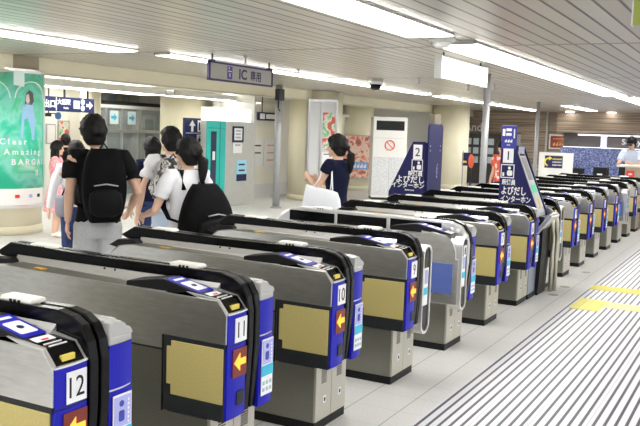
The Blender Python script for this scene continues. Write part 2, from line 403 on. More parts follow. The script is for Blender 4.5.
# ------------------------------------------------------------------ ticket gates
Z0 = .0
def front_arc(x0, x1, yf, bulge, back, n=7, yb=2.16):
    """plan outline of a convex front from x0 to x1"""
    pts = []
    for k in range(n+1):
        s = k/n; x = x0+(x1-x0)*s
        pts.append((x, yf-bulge*math.sin(PI*min(s, .999))*1. + back*s*s))
    return pts+[(x1, yb), (x0, yb)]
def sub(name, bm, m, parent, smooth=False, bevel=0.): return finish(name, bm, m, parent, smooth, bevel)
RAIL_OUT = [(2.078, .385), (2.058, .70), (2.058, .86), (2.072, .93), (2.105, .985), (2.15, 1.012), (2.22, 1.026), (2.4, 1.024), (3.0, 1.022), (3.63, 1.036)]
RAIL_IN = [(3.74, .975), (3.69, .955), (3.2, .953), (2.40, .950), (2.27, .935), (2.20, .90), (2.155, .84), (2.14, .76), (2.13, .385)]
def rail_part(root, x0, x1, m=BLACK, out=RAIL_OUT, inn=RAIL_IN, name='guard_rail'):
    w = (x1-x0)
    bm = B(); prism(bm, out+inn, x0, x0+w*.44, 'x'); prism(bm, out+inn, x1-w*.44, x1, 'x')
    deep = [(y+(.022 if i < 5 else 0), z-(.012 if i > 3 else 0)) for i, (y, z) in enumerate(out)]
    prism(bm, deep+inn, x0+w*.4, x1-w*.4, 'x')
    return sub(name, bm, m, root, bevel=.006)

def pill(root, x0, x1, yf, z0, z1, name='rounded_end_frame'):
    """silver-rimmed rounded front end of a wide gate"""
    cx, cz, w, h = (x0+x1)/2, (z0+z1)/2, x1-x0, z1-z0
    r = w*.48
    o = rrect(w, h, r, 6); i = rrect(w-.036, h-.036, max(.01, r-.018), 6)
    bm = B()
    a = [bm.verts.new((cx+u, yf, cz+v)) for u, v in o]; b = [bm.verts.new((cx+u, yf, cz+v)) for u, v in i]
    c = [bm.verts.new((cx+u, yf+.1, cz+v)) for u, v in o]; d = [bm.verts.new((cx+u, yf+.01, cz+v)) for u, v in i]
    n = len(o)
    for k in range(n):
        j = (k+1) % n
        bm.faces.new((a[k], a[j], b[j], b[k])); bm.faces.new((a[k], c[k], c[j], a[j])); bm.faces.new((b[k], b[j], d[j], d[k]))
    bm.faces.new(c)
    f = sub(name, bm, STEEL_L, root)
    plate('black_face', i, (cx, yf+.011, cz), '-y', BLACK, f)
    plate('info_sticker', rectp(w*.5, h*.42), (cx, yf+.009, cz+h*.03), '-y', PAPER, f)
    plate('sticker_figure', rectp(w*.3, h*.15), (cx, yf+.006, cz+h*.14), '-y', LILAC, f)
    plate('sticker_band', rectp(w*.46, h*.08), (cx, yf+.006, cz-h*.02), '-y', CYAN, f)
    return f

def make_gate(X, number, label, left='std', right='std', wall=False, cat='ticket gate', detail=True):
    g = empty('ticket_gate', (X, 0, 0), 0, label, cat, 'automatic ticket gates in a row')
    # ---- cabinet body
    bm = B()
    out = [(2.40, .37), (2.40, .93), (2.57, .936), (3.50, .945), (3.62, .93), (3.68, .88), (3.69, .80), (3.69, .05), (2.16, .05), (2.16, .37)]
    lo = .055 if wall else 0.
    def dk(pts): return [(a_, b_-lo if b_ > .85 else b_) for a_, b_ in pts]
    prism(bm, dk(out), 0, .155, 'x')
    if left == 'std': prism(bm, [(2.12, .71), (2.12, .925), (2.405, .93), (2.405, .71)], .003, .155, 'x')
    body = sub('cabinet_body', bm, STEEL_D, g, bevel=.004)
    bm = B(); prism(bm, [(2.16, .05), (2.16, .37), (2.4, .37), (2.4, .93), (3.5, .93), (3.66, .8), (3.66, .05)], .2, .375, 'x')
    sub('rear_cabinet_body', bm, STEEL_D, g, bevel=.004)
    bm = B()       # bright upper side sheet
    if left == 'std':
        prism(bm, [(2.068, .735), (2.068, .868), (2.116, .93), (2.57, .936), (3.50, .946), (3.60, .93), (3.67, .88), (3.69, .82), (3.69, .668), (2.425, .668), (2.425, .735)], -.006, .002, 'x')
    else:
        prism(bm, [(2.10, .735), (2.10, .80), (2.13, .87), (2.19, .92), (2.30, .94), (2.6, .93-lo), (3.50, .946-lo), (3.60, .93-lo), (3.67, .88-lo), (3.69, .82), (3.69, .668), (2.425, .668), (2.425, .735)], -.006, .002, 'x')
    s = sub('upper_side_sheet', bm, STEEL, g, bevel=.003)
    bm = B(); box(bm, -.0065, .001, 2.43, 3.69, .660, .6645); box(bm, -.0065, .001, 2.424, 2.43, .37, .735); box(bm, -.0065, .001, 3.0, 3.005, .06, .66); sub('panel_joint', bm, BLACKM, g)
    # ---- plinth and base front
    bm = B(); box(bm, -.004, .379, 2.155, 3.69, 0, .052); sub('plinth', bm, BLACKM, g)
    for (a, b) in ((.0, .185), (.19, .372)):
        bm = B(); box(bm, a, b, 2.148, 2.17, .055, .40); p = sub('base_cover', bm, STEEL_F, g, bevel=.003)
        if detail:
            bm = B()
            for k in range(9): box(bm, a+.06, a+.12, 2.146, 2.15, .27+k*.012, .275+k*.012)
            sub('vent_slots', bm, BLACKM, p)
            plate('certificate_tag', rectp(.034, .042), (a+.1, 2.147, .17), '-y', PAPER, p)
            plate('tag_mark', rectp(.014, .022), (a+.1, 2.145, .17), '-y', NAVYS, p)
    if detail:
        bm = B(); box(bm, .25, .31, 2.144, 2.15, .35, .385); sub('latch_recess', bm, BLACKM, g)
    # ---- recessed side frame with panel
    bm = B(); prism(bm, [(2.075, .375), (2.075, .74), (2.42, .74), (2.42, .375)], -.003, .15, 'x'); sub('side_frame', bm, CHAR if left == 'std' else STEEL, g, bevel=.004)
    if left == 'std':
        bm = B(); box(bm, -.005, .004, 2.08, 2.42, .375, .447); sub('lower_rail', bm, CHAR, g, bevel=.004)
        bm = B(); prism(bm, [(2.082, .457), (2.082, .713), (2.375, .713), (2.375, .685), (2.40, .685), (2.40, .505), (2.375, .505), (2.375, .457)], -.009, .004, 'x')
        sub('access_panel', bm, BRASS, g, bevel=.003)
    else:
        bm = B(); prism(bm, [(2.12, .455), (2.12, .70), (2.42, .70), (2.42, .455)], -.009, .004, 'x')
        tag(sub('access_panel', bm, mat('pale_blue_panel', (.09, .14, .42), .4, noise_amt=.1, nscale=80), g, bevel=.003), 'blue access panel')
    # ---- front end left
    if left == 'std':
        bm = B(); prism(bm, front_arc(.0, .156, 2.063, .005, .006), .728, .868, 'z'); fp = sub('front_panel', bm, BLUE, g, True if False else False)
        bm = B(); prism(bm, front_arc(-.002, .157, 2.060, .005, .006), .868, .876, 'z'); sub('front_trim', bm, STEEL_L, g)
        bm = B(); prism(bm, front_arc(.0, .156, 2.063, .005, .006), .385, .722, 'z'); fl = sub('lower_front_panel', bm, BLUE, g)
        bm = B(); prism(bm, front_arc(.0, .154, 2.066, .005, .006), .715, .735, 'z'); sub('front_joint', bm, CHAR, g)
        plate('number_plate', rectp(.094, .112), (.093, 2.0575, .792), '-y', PAPER, fp, t=.003)
        if number: text('number', number, .105, BLACKM, (.093, 2.0545, .792), '-y', fp, w=.07 if number in ('12', '10') else .052 if number == '11' else .036)
        d = plate('arrow_display', rectp(.112, .132), (.088, 2.0575, .640), '-y', DRED, fl, t=.003)
        plate('arrow', arrow(.092), (.088, 2.0545, .642), '-y', ORANGE, d, t=.002)
        plate('sensor_window', rectp(.056, .064), (.098, 2.0575, .473), '-y', CHAR, fl, t=.003)
        # sloped ticket face on top of the nose
        bm = B(); prism(bm, [(2.066, .872), (2.116, .932), (2.30, .95), (2.40, .93), (2.40, .70), (2.10, .70)], .012, .145, 'x'); n_ = sub('ticket_nose', bm, BLACK, g, bevel=.003)
        y0, z0 = 2.075, .884
        bm = B(); box(bm, .045, .105, 2.076, 2.088, .880, .905); sub('ticket_slot', bm, YEL, n_)
        bm = B(); prism(bm, [(2.07, .875), (2.12, .934), (2.30, .95), (2.12, .90)], .0, .014, 'x'); sub('nose_edging', bm, STEEL_L, n_)
        bm = B(); prism(bm, [(2.07, .875), (2.12, .934), (2.32, .965), (2.3, .9), (2.10, .86)], .142, .156, 'x'); sub('nose_edging', bm, STEEL_L, n_)
        bm = B(); box(bm, .03, .11, 2.12, 2.125, .932, .9365); box(bm, .03, .11, 2.145, 2.15, .935, .939); sub('slot_lines', bm, WHITE, n_)
    else:
        f = pill(g, .0, .15, 2.05, .33, .915)
        plate('number_plate', rectp(.07, .09), (.085, 2.057, .80), '-y', PAPER, f)
        if number: text('number', number, .08, BLACKM, (.085, 2.0535, .80), '-y', f)
        bm = B(); prism(bm, [(2.1, .8), (2.13, .87), (2.19, .92), (2.4, .94), (2.4, .7), (2.1, .7)], .01, .145, 'x'); sub('ticket_nose', bm, STEEL_L, g)
        bm = B(); ellip(bm, (.09, 2.13, .89), (.03, .03, .012)); sub('green_lamp', bm, GREEN, g, True)
    # ---- reader hump on top
    bm = B(); prism(bm, [(2.13, .925), (2.44, .990), (2.48, .987), (2.665, .958), (2.67, .925)], .012, .135, 'x'); h = sub('reader_hump', bm, BLACKM, g, bevel=.004)
    sl = Vector((0, .31, .065)).normalized()   # up the slope, towards the rear
    def onslope(u, s, off=.0015): return Vector((u, 2.13, .925))+sl*s+Vector((0, -sl.z, sl.y))*off
    def splate(name, pts, u, s, m, par, off, t=.0015): return plate(name, pts, onslope(u, s, off), '-y', m, par, t, xd=(1, 0, 0), yd=tuple(sl))
    rd = splate('card_reader', rrect(.108, .20, .008), .073, .205, BLUE, h, .0012)
    if detail:
        splate('reader_pad', rrect(.078, .105, .008), .073, .185, PAPER, rd, .003)
        splate('reader_band', rectp(.07, .018), .073, .275, PAPER, rd, .003)
        splate('reader_mark', circ(.014, 10), .073, .185, NAVYS, rd, .0048)
        ps = splate('payment_sticker', rectp(.088, .06), .075, .06, PAPER, h, .0012)
        splate('sticker_mark', rectp(.03, .01), .075, .062, RED, ps, .003)
        splate('hump_sticker', rectp(.05, .01), .06, .31, BLUE, h, .0012)
    # ---- top channel with fairing, screws
    bm = B()
    if wall: prism(bm, [(.0, .935-lo), (.157, .94-lo), (.157, .86), (.0, .86)], 2.5, 3.56, 'y')
    else:
        prism(bm, [(.0, .935), (.10, .938), (.135, .945), (.152, .975), (.157, .975), (.157, .92), (.0, .92)], 2.42, 3.56, 'y')
        prism(bm, [(.1, .94), (.14, .955), (.157, .975), (.157, .9), (.1, .9)], 2.22, 2.42, 'y')
    sub('top_channel', bm, STEEL_L, g)
    bm = B(); prism(bm, [(3.45, .938), (3.66, .905), (3.69, .86), (3.69, .80), (3.4, .80)], .01, .1, 'x')
    prism(bm, [(3.56, .963), (3.70, .955), (3.775, .912), (3.70, .90), (3.5, .93)], .085, .155, 'x'); en = sub('entry_nose', bm, BLACKM, g, bevel=.004); en.location.z = -lo
    if detail:
        bm = B(); box(bm, .02, .09, 3.20, 3.48, .9375, .941); sub('entry_reader', bm, CHAR, g).location.z = -lo
        bm = B(); box(bm, .035, .055, 3.24, 3.31, .940, .948); sub('entry_lamp', bm, mat('lamp_orange', (.8, .45, .05), .4), g).location.z = -lo
        for y in (() if wall else (2.86, 2.93)):
            bm = B(); ellip(bm, (.148, y, .969), (.006, .006, .006), 8, 6); sub('screw', bm, BLACKM, g)
    # ---- rail
    if not wall:
        rail_part(g, .160, .262)
    else:
        o = [(2.08, .385), (2.05, .70), (2.05, .84), (2.07, .92), (2.12, .985), (2.2, 1.015), (2.4, 1.022), (3.0, 1.022), (3.62, 1.03), (3.72, 1.01), (3.80, .96), (3.85, .90)]
        i = [(3.83, .87), (2.36, .87), (2.25, .85), (2.2, .80), (2.18, .385)]
        bm = B(); prism(bm, o+i, .165, .26, 'x'); w = sub('upright_wall', bm, STEEL_L, g, bevel=.012)
        for a, b in ((2.29, 2.74), (2.775, 3.235), (3.265, 3.71)):
            bm = B(); prism(bm, [(a, .912), (a, .995), (b, 1.0), (b, .912)], .161, .17, 'x'); sub('side_window', bm, BLACK, w)
        bm = B(); ellip(bm, (.163, 2.20, .955), (.004, .017, .017)); ellip(bm, (.163, 2.15, .945), (.004, .017, .017)); sub('button', bm, PAPER, w, True)
        bm = B(); prism(bm, [(2.068, .385), (2.04, .70), (2.04, .84), (2.06, .925), (2.11, .995), (2.19, 1.027), (2.4, 1.03), (2.4, 1.02), (2.2, 1.015), (2.12, .985), (2.07, .92), (2.055, .84), (2.055, .7), (2.08, .385)], .19, .235, 'x'); sub('edge_strip', bm, BLACK, w)
    for y in (2.45, 3.41):
        bm = B(); box(bm, .172, .25, y-.088, y+.088, 1.016, 1.043); c = sub('sensor_cap', bm, OFFW, g, bevel=.018)
        if detail:
            bm = B()
            for k in range(3): box(bm, .168, .1715, y-.03+k*.022, y-.018+k*.022, 1.024, 1.034)
            sub('cap_mark', bm, BLACKM, c)
    # ---- right half
    if right == 'std':
        bm = B(); prism(bm, front_arc(.262, .392, 2.063, .005, .008), .728, .893, 'z'); a = sub('rear_front_panel', bm, BLUE, g)
        bm = B(); prism(bm, front_arc(.262, .392, 2.063, .005, .008), .378, .720, 'z'); b = sub('rear_lower_panel', bm, BLUE, g)
        bm = B(); prism(bm, front_arc(.262, .390, 2.066, .005, .008), .70, .735, 'z'); sub('rear_joint', bm, STEEL_L, g)
        st = plate('info_sticker', rectp(.1, .275), (.325, 2.0565, .565), '-y', PAPER, b, t=.003)
        plate('sticker_ground', rectp(.088, .115), (.325, 2.0532, .637), '-y', LILAC, st)
        dk = mat('sticker_indigo', (.04, .05, .4), .5)
        bm = B(); flatpoly(bm, circ(.0125, 12), (.318, 2.0512, .667), '-y'); flatpoly(bm, rrect(.03, .042, .008), (.318, 2.0512, .620), '-y'); sub('sticker_figure', bm, dk, st)
        bm = B()
        for k in range(6): flatpoly(bm, rectp(.008, .01), (.355, 2.0512, .59+k*.017), '-y')
        sub('sticker_lettering', bm, PAPER, st)
        plate('sticker_band', rectp(.1, .052), (.325, 2.0532, .548), '-y', CYAN, st)
        bm = B()
        for k in range(3):
            for j in range(2): flatpoly(bm, rectp(.018, .018), (.295+k*.03, 2.0532, .455+j*.032), '-y')
        sub('sticker_icons', bm, mat('icon_mix', (.35, .5, .55), .5), st)
        bm = B(); prism(bm, [(.262, .893), (.262, .985), (.29, .992), (.325, .985), (.345, .965), (.375, .958), (.39, .945), (.393, .893)], 2.09, 3.6, 'y')
        prism(bm, front_arc(.262, .392, 2.063, .005, .008), .893, .925, 'z')
        prism(bm, [(.262, .92), (.262, .98), (.29, .987), (.325, .978), (.345, .957), (.375, .948), (.388, .93), (.39, .92)], 2.062, 2.1, 'y')
        sub('rear_cap', bm, mat('cap_silver', (.47, .47, .46), .42, .3), g, bevel=.006)
    else:
        pill(g, .262, .425, 2.055, .30, .935)
        bm = B(); prism(bm, [(2.10, .38), (2.10, .85), (2.14, .92), (2.22, .95), (3.6, .95), (3.6, .38)], .27, .41, 'x'); sub('rear_cap', bm, STEEL_L, g, bevel=.01)
    return g

GX = [1.956+1.05*i for i in range(15)]
GX[0] = 1.99; GX[1] = 3.01; GX[2] = 4.02; GX[3] = 5.10; GX[4] = 6.17; GX[5] = 7.21; GX[6] = 8.28; GX[7] = 9.39; GX[8] = 10.40; GX[9] = 11.40
labs = {
 0: 'ticket gate with plate 12 at the bottom left corner, only its front end in view',
 1: 'long silver ticket gate with plate 11 and a glowing orange arrow',
 2: 'silver ticket gate with plate 10, its blue front end in the middle foreground',
 3: 'ticket gate with plate 9 and a silver rimmed rounded right end, behind gate 10',
 4: 'wide silver ticket gate with black window slots along its wall and a blue side panel',
 5: 'first ordinary brass panelled ticket gate behind the wide silver gate',
 6: 'brass panelled ticket gate directly left of the blue call kiosk marked 1',
 7: 'ticket gate mostly hidden right behind the call kiosk marked 1, rounded silver end showing',
 8: 'first full ticket gate to the right of the call kiosk marked 1',
 9: 'second brass panelled ticket gate to the right of the call kiosk marked 1',
 10: 'third brass panelled ticket gate to the right of the call kiosk marked 1',
 11: 'last brass panelled ticket gate before the plain silver wide gate at the right',
 12: 'plain silver wide ticket gate with a rounded end near the right frame edge',
 13: 'farthest ticket gate but one, cut by the right frame edge behind the plain silver gate',
 14: 'farthest ticket gate of the row, its black rail just showing at the right edge'}
gates = []
for i, X in enumerate(GX):
    k = dict(left='std', right='std', wall=False)
    if i == 3: k['right'] = 'pill'
    if i == 4: k.update(left='pill', wall=True)
    if i == 7: k.update(right='pill')
    if i == 12: k.update(left='pill', right='pill')
    gates.append(make_gate(X, str(12-i) if i < 12 else '', labs[i], detail=i < 11, **k))
bm = B(); prism(bm, [(2.3, .42), (2.3, .80), (2.36, .88), (2.9, .88), (2.9, .42)], 15.06, 15.10, 'x')
tag(finish('gate_flap', bm, mat('flap_grey', (.13, .17, .2), .4), gates[12], bevel=.01)).location = (-GX[12], 0, 0)

# filler cabinet joining gate and kiosk
t = empty('filler_cabinet', (8.72, 0, 0), 0, 'low blue grey glazed cabinet beside the foot of the call kiosk marked 1', 'cabinet')
bm = B(); box(bm, -.03, .27, 2.15, 2.6, .05, .42); finish('body', bm, mat('blue_grey_panel', (.25, .28, .36), .3, .3), t, bevel=.006)
bm = B(); box(bm, -.03, .275, 2.145, 2.6, 0, .05); finish('plinth', bm, BLACKM, t)

# ------------------------------------------------------------------ call kiosks
t = empty('call_kiosk', (9.0, 0, 0), 0, 'blue intercom kiosk marked 1 with a slanted screen, standing among the gates', 'intercom kiosk')
bm = B(); prism(bm, [(2.60, .86), (2.60, 1.60), (2.44, 1.60), (2.14, .86)], -.03, -.008, 'x'); sp = finish('side_panel', bm, NAVY, t)
bm = B(); prism(bm, [(2.60, .80), (2.60, 1.60), (2.43, 1.60), (2.135, .88), (2.12, .80)], .30, .322, 'x'); finish('side_panel', bm, NAVY, t)
bm = B(); prism(bm, [(2.60, .80), (2.60, 1.58), (2.445, 1.58), (2.16, .90), (2.14, .80)], -.008, .30, 'x'); bdy = finish('console_body', bm, mat('console_grey', (.48, .49, .52), .35, .3), t)
bm = B(); prism(bm, [(2.60, 0.0), (2.60, .86), (2.10, .86), (2.10, .72), (2.10, .45), (2.12, 0.0)], .0, .345, 'x'); finish('pedestal', bm, BLACKM, t)
for x_, y_ in ((.33, 2.06), (.40, 2.03)):
    bm = B(); limb(bm, [(x_-.09, y_-.0, .83), (x_-.04, y_-.002, .74), (x_, y_, .62), (x_, y_, .4), (x_, y_, 0)], .024, 12); finish('front_post', bm, STEEL_F, t, True)
bm = B(); prism(bm, [(2.0, .87), (2.035, .90), (2.21, .66), (2.18, .62)], -.02, .32, 'x'); finish('lower_lip', bm, STEEL_L, t, bevel=.008)
dv = Vector((0, .285, .68)).normalized(); nv = Vector((0, -dv.z, dv.y))
def onc(s, off): return Vector((.146, 2.16, .90))+dv*s+nv*off
def cp(name, pts, s, off, m, par, dx=0): return plate(name, pts, onc(s, off)+Vector((dx, 0, 0)), '-y', m, par, .003, xd=(1, 0, 0), yd=tuple(dv))
cp('console_face', rectp(.27, .66), .39, .003, mat('console_light', (.62, .63, .66), .4), bdy)
cp('screen', rectp(.17, .26), .50, .007, mat('screen_grey', (.33, .33, .34), .2, emit=(.5, .5, .5), es=.15), bdy)
cp('camera_bar', rectp(.2, .02), .665, .007, BLACKM, bdy)
cp('green_label', rectp(.17, .09), .27, .007, GREEN, bdy)
cp('yellow_label', rectp(.05, .11), .1, .007, YEL, bdy)
# upright sign board, mounted on the kiosk
bm = B(); box(bm, -.035, -.015, 2.435, 2.60, 1.58, 1.83); sb = finish('sign_board', bm, mat('sign_blue', (.03, .035, .3), .4), t, bevel=.004)
bm = B()
for p in (((-.05, 0), (.02, .07)), ):
    pass
flatpoly(bm, rectp(.03, .075), (-.0365, 2.575, 1.755), '-x'); flatpoly(bm, rectp(.06, .03), (-.0365, 2.52, 1.785), '-x'); flatpoly(bm, rectp(.06, .03), (-.0365, 2.52, 1.735), '-x'); flatpoly(bm, rectp(.014, .10), (-.0365, 2.46, 1.745), '-x')
finish('phone_pictogram', bm, WHITE, sb)
marks('sign_print', .09, .04, 3, WHITE, (-.0365, 2.52, 1.665), '-x', sb, 3); marks('sign_print', .04, .015, 3, WHITE, (-.0365, 2.52, 1.622), '-x', sb, 4)
plate('number_plate', rectp(.115, .16), (-.0315, 2.515, 1.505), '-x', PAPER, sp); text('number', '1', .14, BLACKM, (-.0345, 2.515, 1.505), '-x', sp)
def pict(par, y, z, x):
    bm = B(); w = .15
    for (a, b, c, d) in ((-w/2, w/2, w/2-.01, w/2), (-w/2, w/2, -w/2, -w/2+.01), (-w/2, -w/2+.01, -w/2, w/2), (w/2-.01, w/2, -w/2, w/2)):
        flatpoly(bm, [(a, c), (b, c), (b, d), (a, d)], (x, y, z), '-x')
    flatpoly(bm, circ(.017, 12), (x, y-.02, z+.035), '-x'); flatpoly(bm, rrect(.06, .06, .018), (x, y-.025, z-.02), '-x'); flatpoly(bm, rectp(.02, .04), (x, y+.045, z-.035), '-x')
    finish('attendant_pictogram', bm, WHITE, par)
pict(sp, 2.515, 1.335, -.0315)
text('panel_text', '駅係員', .066, WHITE, (-.0315, 2.495, 1.215), '-x', sp, w=.15)
text('panel_text', 'よびだし', .10, WHITE, (-.0315, 2.435, 1.125), '-x', sp, w=.27)
text('panel_text', 'インターホン', .08, WHITE, (-.0315, 2.41, 1.035), '-x', sp, w=.33)
text('panel_text', 'Intercom', .034, WHITE, (-.0315, 2.41, .975), '-x', sp)
# monitor beside the number plate
bm = B(); box(bm, .0, .30, 2.425, 2.46, 1.45, 1.615); mo = finish('monitor', bm, NAVY, t)
plate('monitor_face', rectp(.24, .15), (.15, 2.423, 1.53), '-y', mat('monitor_lilac', (.5, .52, .72), .4), mo)
plate('monitor_mark', rectp(.03, .06), (.12, 2.419, 1.51), '-y', NAVY, mo)

t = empty('call_kiosk', (9.87, .13, 0), 0, 'tall dark blue intercom kiosk marked 2, standing behind the rear ends of the gates', 'intercom kiosk')
bm = B(); prism(bm, [(3.70, .80), (3.70, 1.61), (3.86, 1.61), (4.17, .96), (4.17, .80)], -.03, 0, 'x'); sp = finish('side_panel', bm, NAVY, t)
bm = B(); prism(bm, [(3.72, 0), (3.72, 1.55), (3.86, 1.55), (4.14, .96), (4.14, .75), (3.98, .6), (3.95, 0)], 0, .62, 'x'); finish('console_body', bm, NAVY2, t)
bm = B(); box(bm, .0, .58, 3.69, 3.72, .4, 1.60); finish('back_panel', bm, NAVY2, t)
bm = B(); pts = rrect(.50, 1.0, .06); flatpoly(bm, pts, (.27, 3.685, 1.34), '-y', .02); bp = finish('back_board', bm, mat('back_board_blue', (.014, .015, .08), .42, spec=.35), t)
bm = B()
for u in (-.2, .15):
    for z in (1.56, 1.50): ellip(bm, (.28+u, 3.664, z), (.008, .004, .008), 8, 6)
finish('bolt', bm, PAPER, bp)
text('board_text', 'よびだし', .05, mat('pale_text', (.5, .5, .65), .5), (.34, 3.663, 1.24), '-y', bp, rot=PI/2)
bm = B(); box(bm, .28, .5, 3.70, 3.78, 1.62, 1.97); finish('top_bracket', bm, mat('bracket_brown', (.2, .17, .12), .6), t)
plate('number_plate', rectp(.12, .185), (-.0315, 3.79, 1.48), '-x', PAPER, sp); text('number', '2', .15, BLACKM, (-.0345, 3.79, 1.48), '-x', sp)
pict(sp, 3.79, 1.31, -.0315)
text('panel_text', '駅係員', .066, WHITE, (-.0315, 3.81, 1.205), '-x', sp)
text('panel_text', 'よびだし', .10, WHITE, (-.0315, 3.875, 1.13), '-x', sp)
text('panel_text', 'インターホン', .075, WHITE, (-.0315, 3.905, 1.055), '-x', sp)
text('panel_text', 'Intercom', .034, WHITE, (-.0315, 3.88, .995), '-x', sp)

# ------------------------------------------------------------------ hanging signs
t = empty('hanging_sign', (0, 6.5, 0), 0, 'grey hanging sign reading IC 専用 with a dark blue frame', 'sign')
bm = B(); box(bm, 8.92, 10.42, -.012, .012, 2.34, 2.545); finish('panel', bm, SGREY, t)
bm = B()
for a in ((8.88, 10.46, 2.54, 2.565), (8.88, 10.46, 2.315, 2.34), (8.88, 8.92, 2.315, 2.565), (10.42, 10.46, 2.315, 2.565)): box(bm, a[0], a[1], -.016, .016, a[2], a[3])
finish('frame', bm, mat('frame_indigo', (.05, .04, .16), .4), t)
for x in (8.97, 10.37):
    bm = B(); limb(bm, [(x, 0, 2.565), (x, 0, H)], .012, 8); box(bm, x-.03, x+.03, -.03, .03, 2.56, 2.58); finish('hanger', bm, CHAR, t)
text('letters', 'IC', .19, mat('letter_ink', (.05, .04, .14), .5), (9.68, -.014, 2.44), '-y', t, w=.19)
text('letters', '専用', .15, MATS['letter_ink'], (10.0, -.014, 2.435), '-y', t, w=.27)
bm = B(); flatpoly(bm, rectp(.12, .17), (9.36, -.013, 2.44), '-y'); ic = finish('card_icon', bm, mat('icon_violet', (.13, .09, .38), .5), t)
bm = B(); flatpoly(bm, rectp(.08, .015), (9.36, -.015, 2.46), '-y'); flatpoly(bm, rectp(.02, .05), (9.36, -.015, 2.41), '-y'); flatpoly(bm, circ(.014), (9.34, -.015, 2.50), '-y'); finish('icon_detail', bm, PAPER, ic)

t = empty('hanging_sign', (0, 3.42, 0), 0, 'blank glowing white lightbox sign hanging beneath the slatted ceiling', 'sign')
bm = B(); box(bm, 9.12, 10.80, -.035, .035, 2.365, 2.60); finish('lit_face', bm, LITSIGN, t)
for a in (9.09, 10.80):
    bm = B(); box(bm, a, a+.03, -.045, .045, 2.35, 2.615); finish('end_cap', bm, STEEL_L, t)
for x in (9.25, 10.65):
    bm = B(); limb(bm, [(x, 0, 2.6), (x, 0, H)], .01, 8); finish('hanger', bm, CHAR, t)
bm = B(); tubez(bm, 0, 0, 0, H, .052); finish('x', bm, GREYP) if False else bm.free()
def post(x, y, r, label, z0=0, z1=H, m=GREYP, collar=True):
    t = empty('metal_post', (x, y, 0), 0, label, 'post')
    bm = B(); tubez(bm, 0, 0, z0, z1, r); finish('pole', bm, m, t, True)
    bm = B(); lathe(bm, [(r*1.6, 0), (r*1.6, .02), (r*1.05, .04)]); finish('floor_flange', bm, m, t)
    return t
post(12.5, 3.89, .052, 'grey metal post rising below the right end of the blank white sign')
post(22.1, 5.47, .05, 'thin grey post in front of the wooden wall, right of kiosk 1')
post(15.43, 9.4, .075, 'grey metal pipe standing against the cream column beside the white wall')
t = empty('junction_box', (15.33, 9.33, 2.42), 0, 'dark electrical box strapped to the top of the grey pipe', 'electrical box')
bm = B(); box(bm, -.2, .02, -.12, -.01, -.1, .14); finish('casing', bm, CHAR, t, bevel=.01)
bm = B(); limb(bm, [(-.1, -.05, -.1), (-.12, -.05, -.25), (-.05, -.05, -.32)], .015, 8); finish('cable', bm, BLACKM, t)
t = empty('hanging_sign', (4.83, .70, 0), 0, 'lime green sign corner at the top right of the picture', 'sign')
bm = B(); box(bm, -.02, .02, -.35, .012, 2.33, 2.60); finish('panel', bm, mat('lime', (.42, .48, .1), .5), t)
bm = B(); box(bm, -.024, .024, .010, .018, 2.325, 2.605); finish('edge', bm, PAPER, t)
bm = B(); limb(bm, [(0, -.1, 2.6), (0, -.1, H)], .01, 8); finish('hanger', bm, CHAR, t)

# ------------------------------------------------------------------ columns
def column(x, y, r, z1, label, collar=None):
    t = empty('round_column', (x, y, 0), 0, label, 'column')
    bm = B(); tubez(bm, 0, 0, 0, z1, r, 48); finish('shaft', bm, CREAM, t, True)
    bm = B(); lathe(bm, [(r+.012, 0), (r+.012, .12), (r, .13)], n=48); finish('base_ring', bm, mat('base_ring', (.72, .68, .5), .5), t, True)
    if collar:
        bm = B(); lathe(bm, [(r+.004, z1-collar), (r+.01, z1-collar+.01), (r+.01, z1-.01), (r+.004, z1)], n=48); finish('top_band', bm, mat('top_band', (.42, .37, .27), .6), t, True)
    return t
CLx, CLy, CR = 8.87, 10.38, .62
column(CLx, CLy, CR, H-.0, 'cream round column at the left edge carrying the green curved poster', .22)
column(18.2, 10.0, .66, H, 'broad cream round column with a glass poster case, behind the grey pipe')
column(22.4, 10.95, .52, H, 'cream round column with a red poster, left of the white air conditioner')
column(26.0, 9.25, .6, H, 'plain cream round column right of the tall blue kiosk marked 2')
column(15.85, 12.3, .53, 2.5, 'cream round column behind the blue toilet sign')

# curved green poster on the left column
def curved(bm, cx, cy, r, a0, a1, z0, z1, t=.02, n=28):
    rows = []
    for rr in (r, r+t):
        for z in (z0, z1): rows.append([bm.verts.new((cx+rr*math.cos(a0+(a1-a0)*k/n), cy+rr*math.sin(a0+(a1-a0)*k/n), z)) for k in range(n+1)])
    a, b, c, d = rows
    for k in range(n):
        for p, q in ((a, b), (c, d), (a, c), (b, d)): bm.faces.new((p[k], p[k+1], q[k+1], q[k]))
    for k in (0, n): bm.faces.new((a[k], b[k], d[k], c[k]))
view = math.atan2(-CLy, -CLx)
t = empty('curved_poster_case', (CLx, CLy, 0), 0, 'curved green watercolour poster in a clear case around the left column', 'poster')
A0, A1 = view-1.15, view+1.25
bm = B(); curved(bm, 0, 0, CR+.01, A0, A1, .46, 2.44, .03); finish('backing', bm, WHITE, t)
bm = B(); curved(bm, 0, 0, CR+.042, A0+.03, A1-.03, .70, 2.40, .004); art = finish('artwork', bm, GREENART, t, True)
bm = B(); curved(bm, 0, 0, CR+.04, A0, A1, .41, .46, .04); curved(bm, 0, 0, CR+.04, A0, A1, 2.42, 2.46, .04); curved(bm, 0, 0, CR+.04, A1-.03, A1, .46, 2.42, .03); finish('case_frame', bm, STEEL_L, t)
def cyl_map(u, z, r): # u metres along the face, + to the right seen from outside
    a = view+.30+u/(CR+.04); return (r*math.cos(a), r*math.sin(a), z)
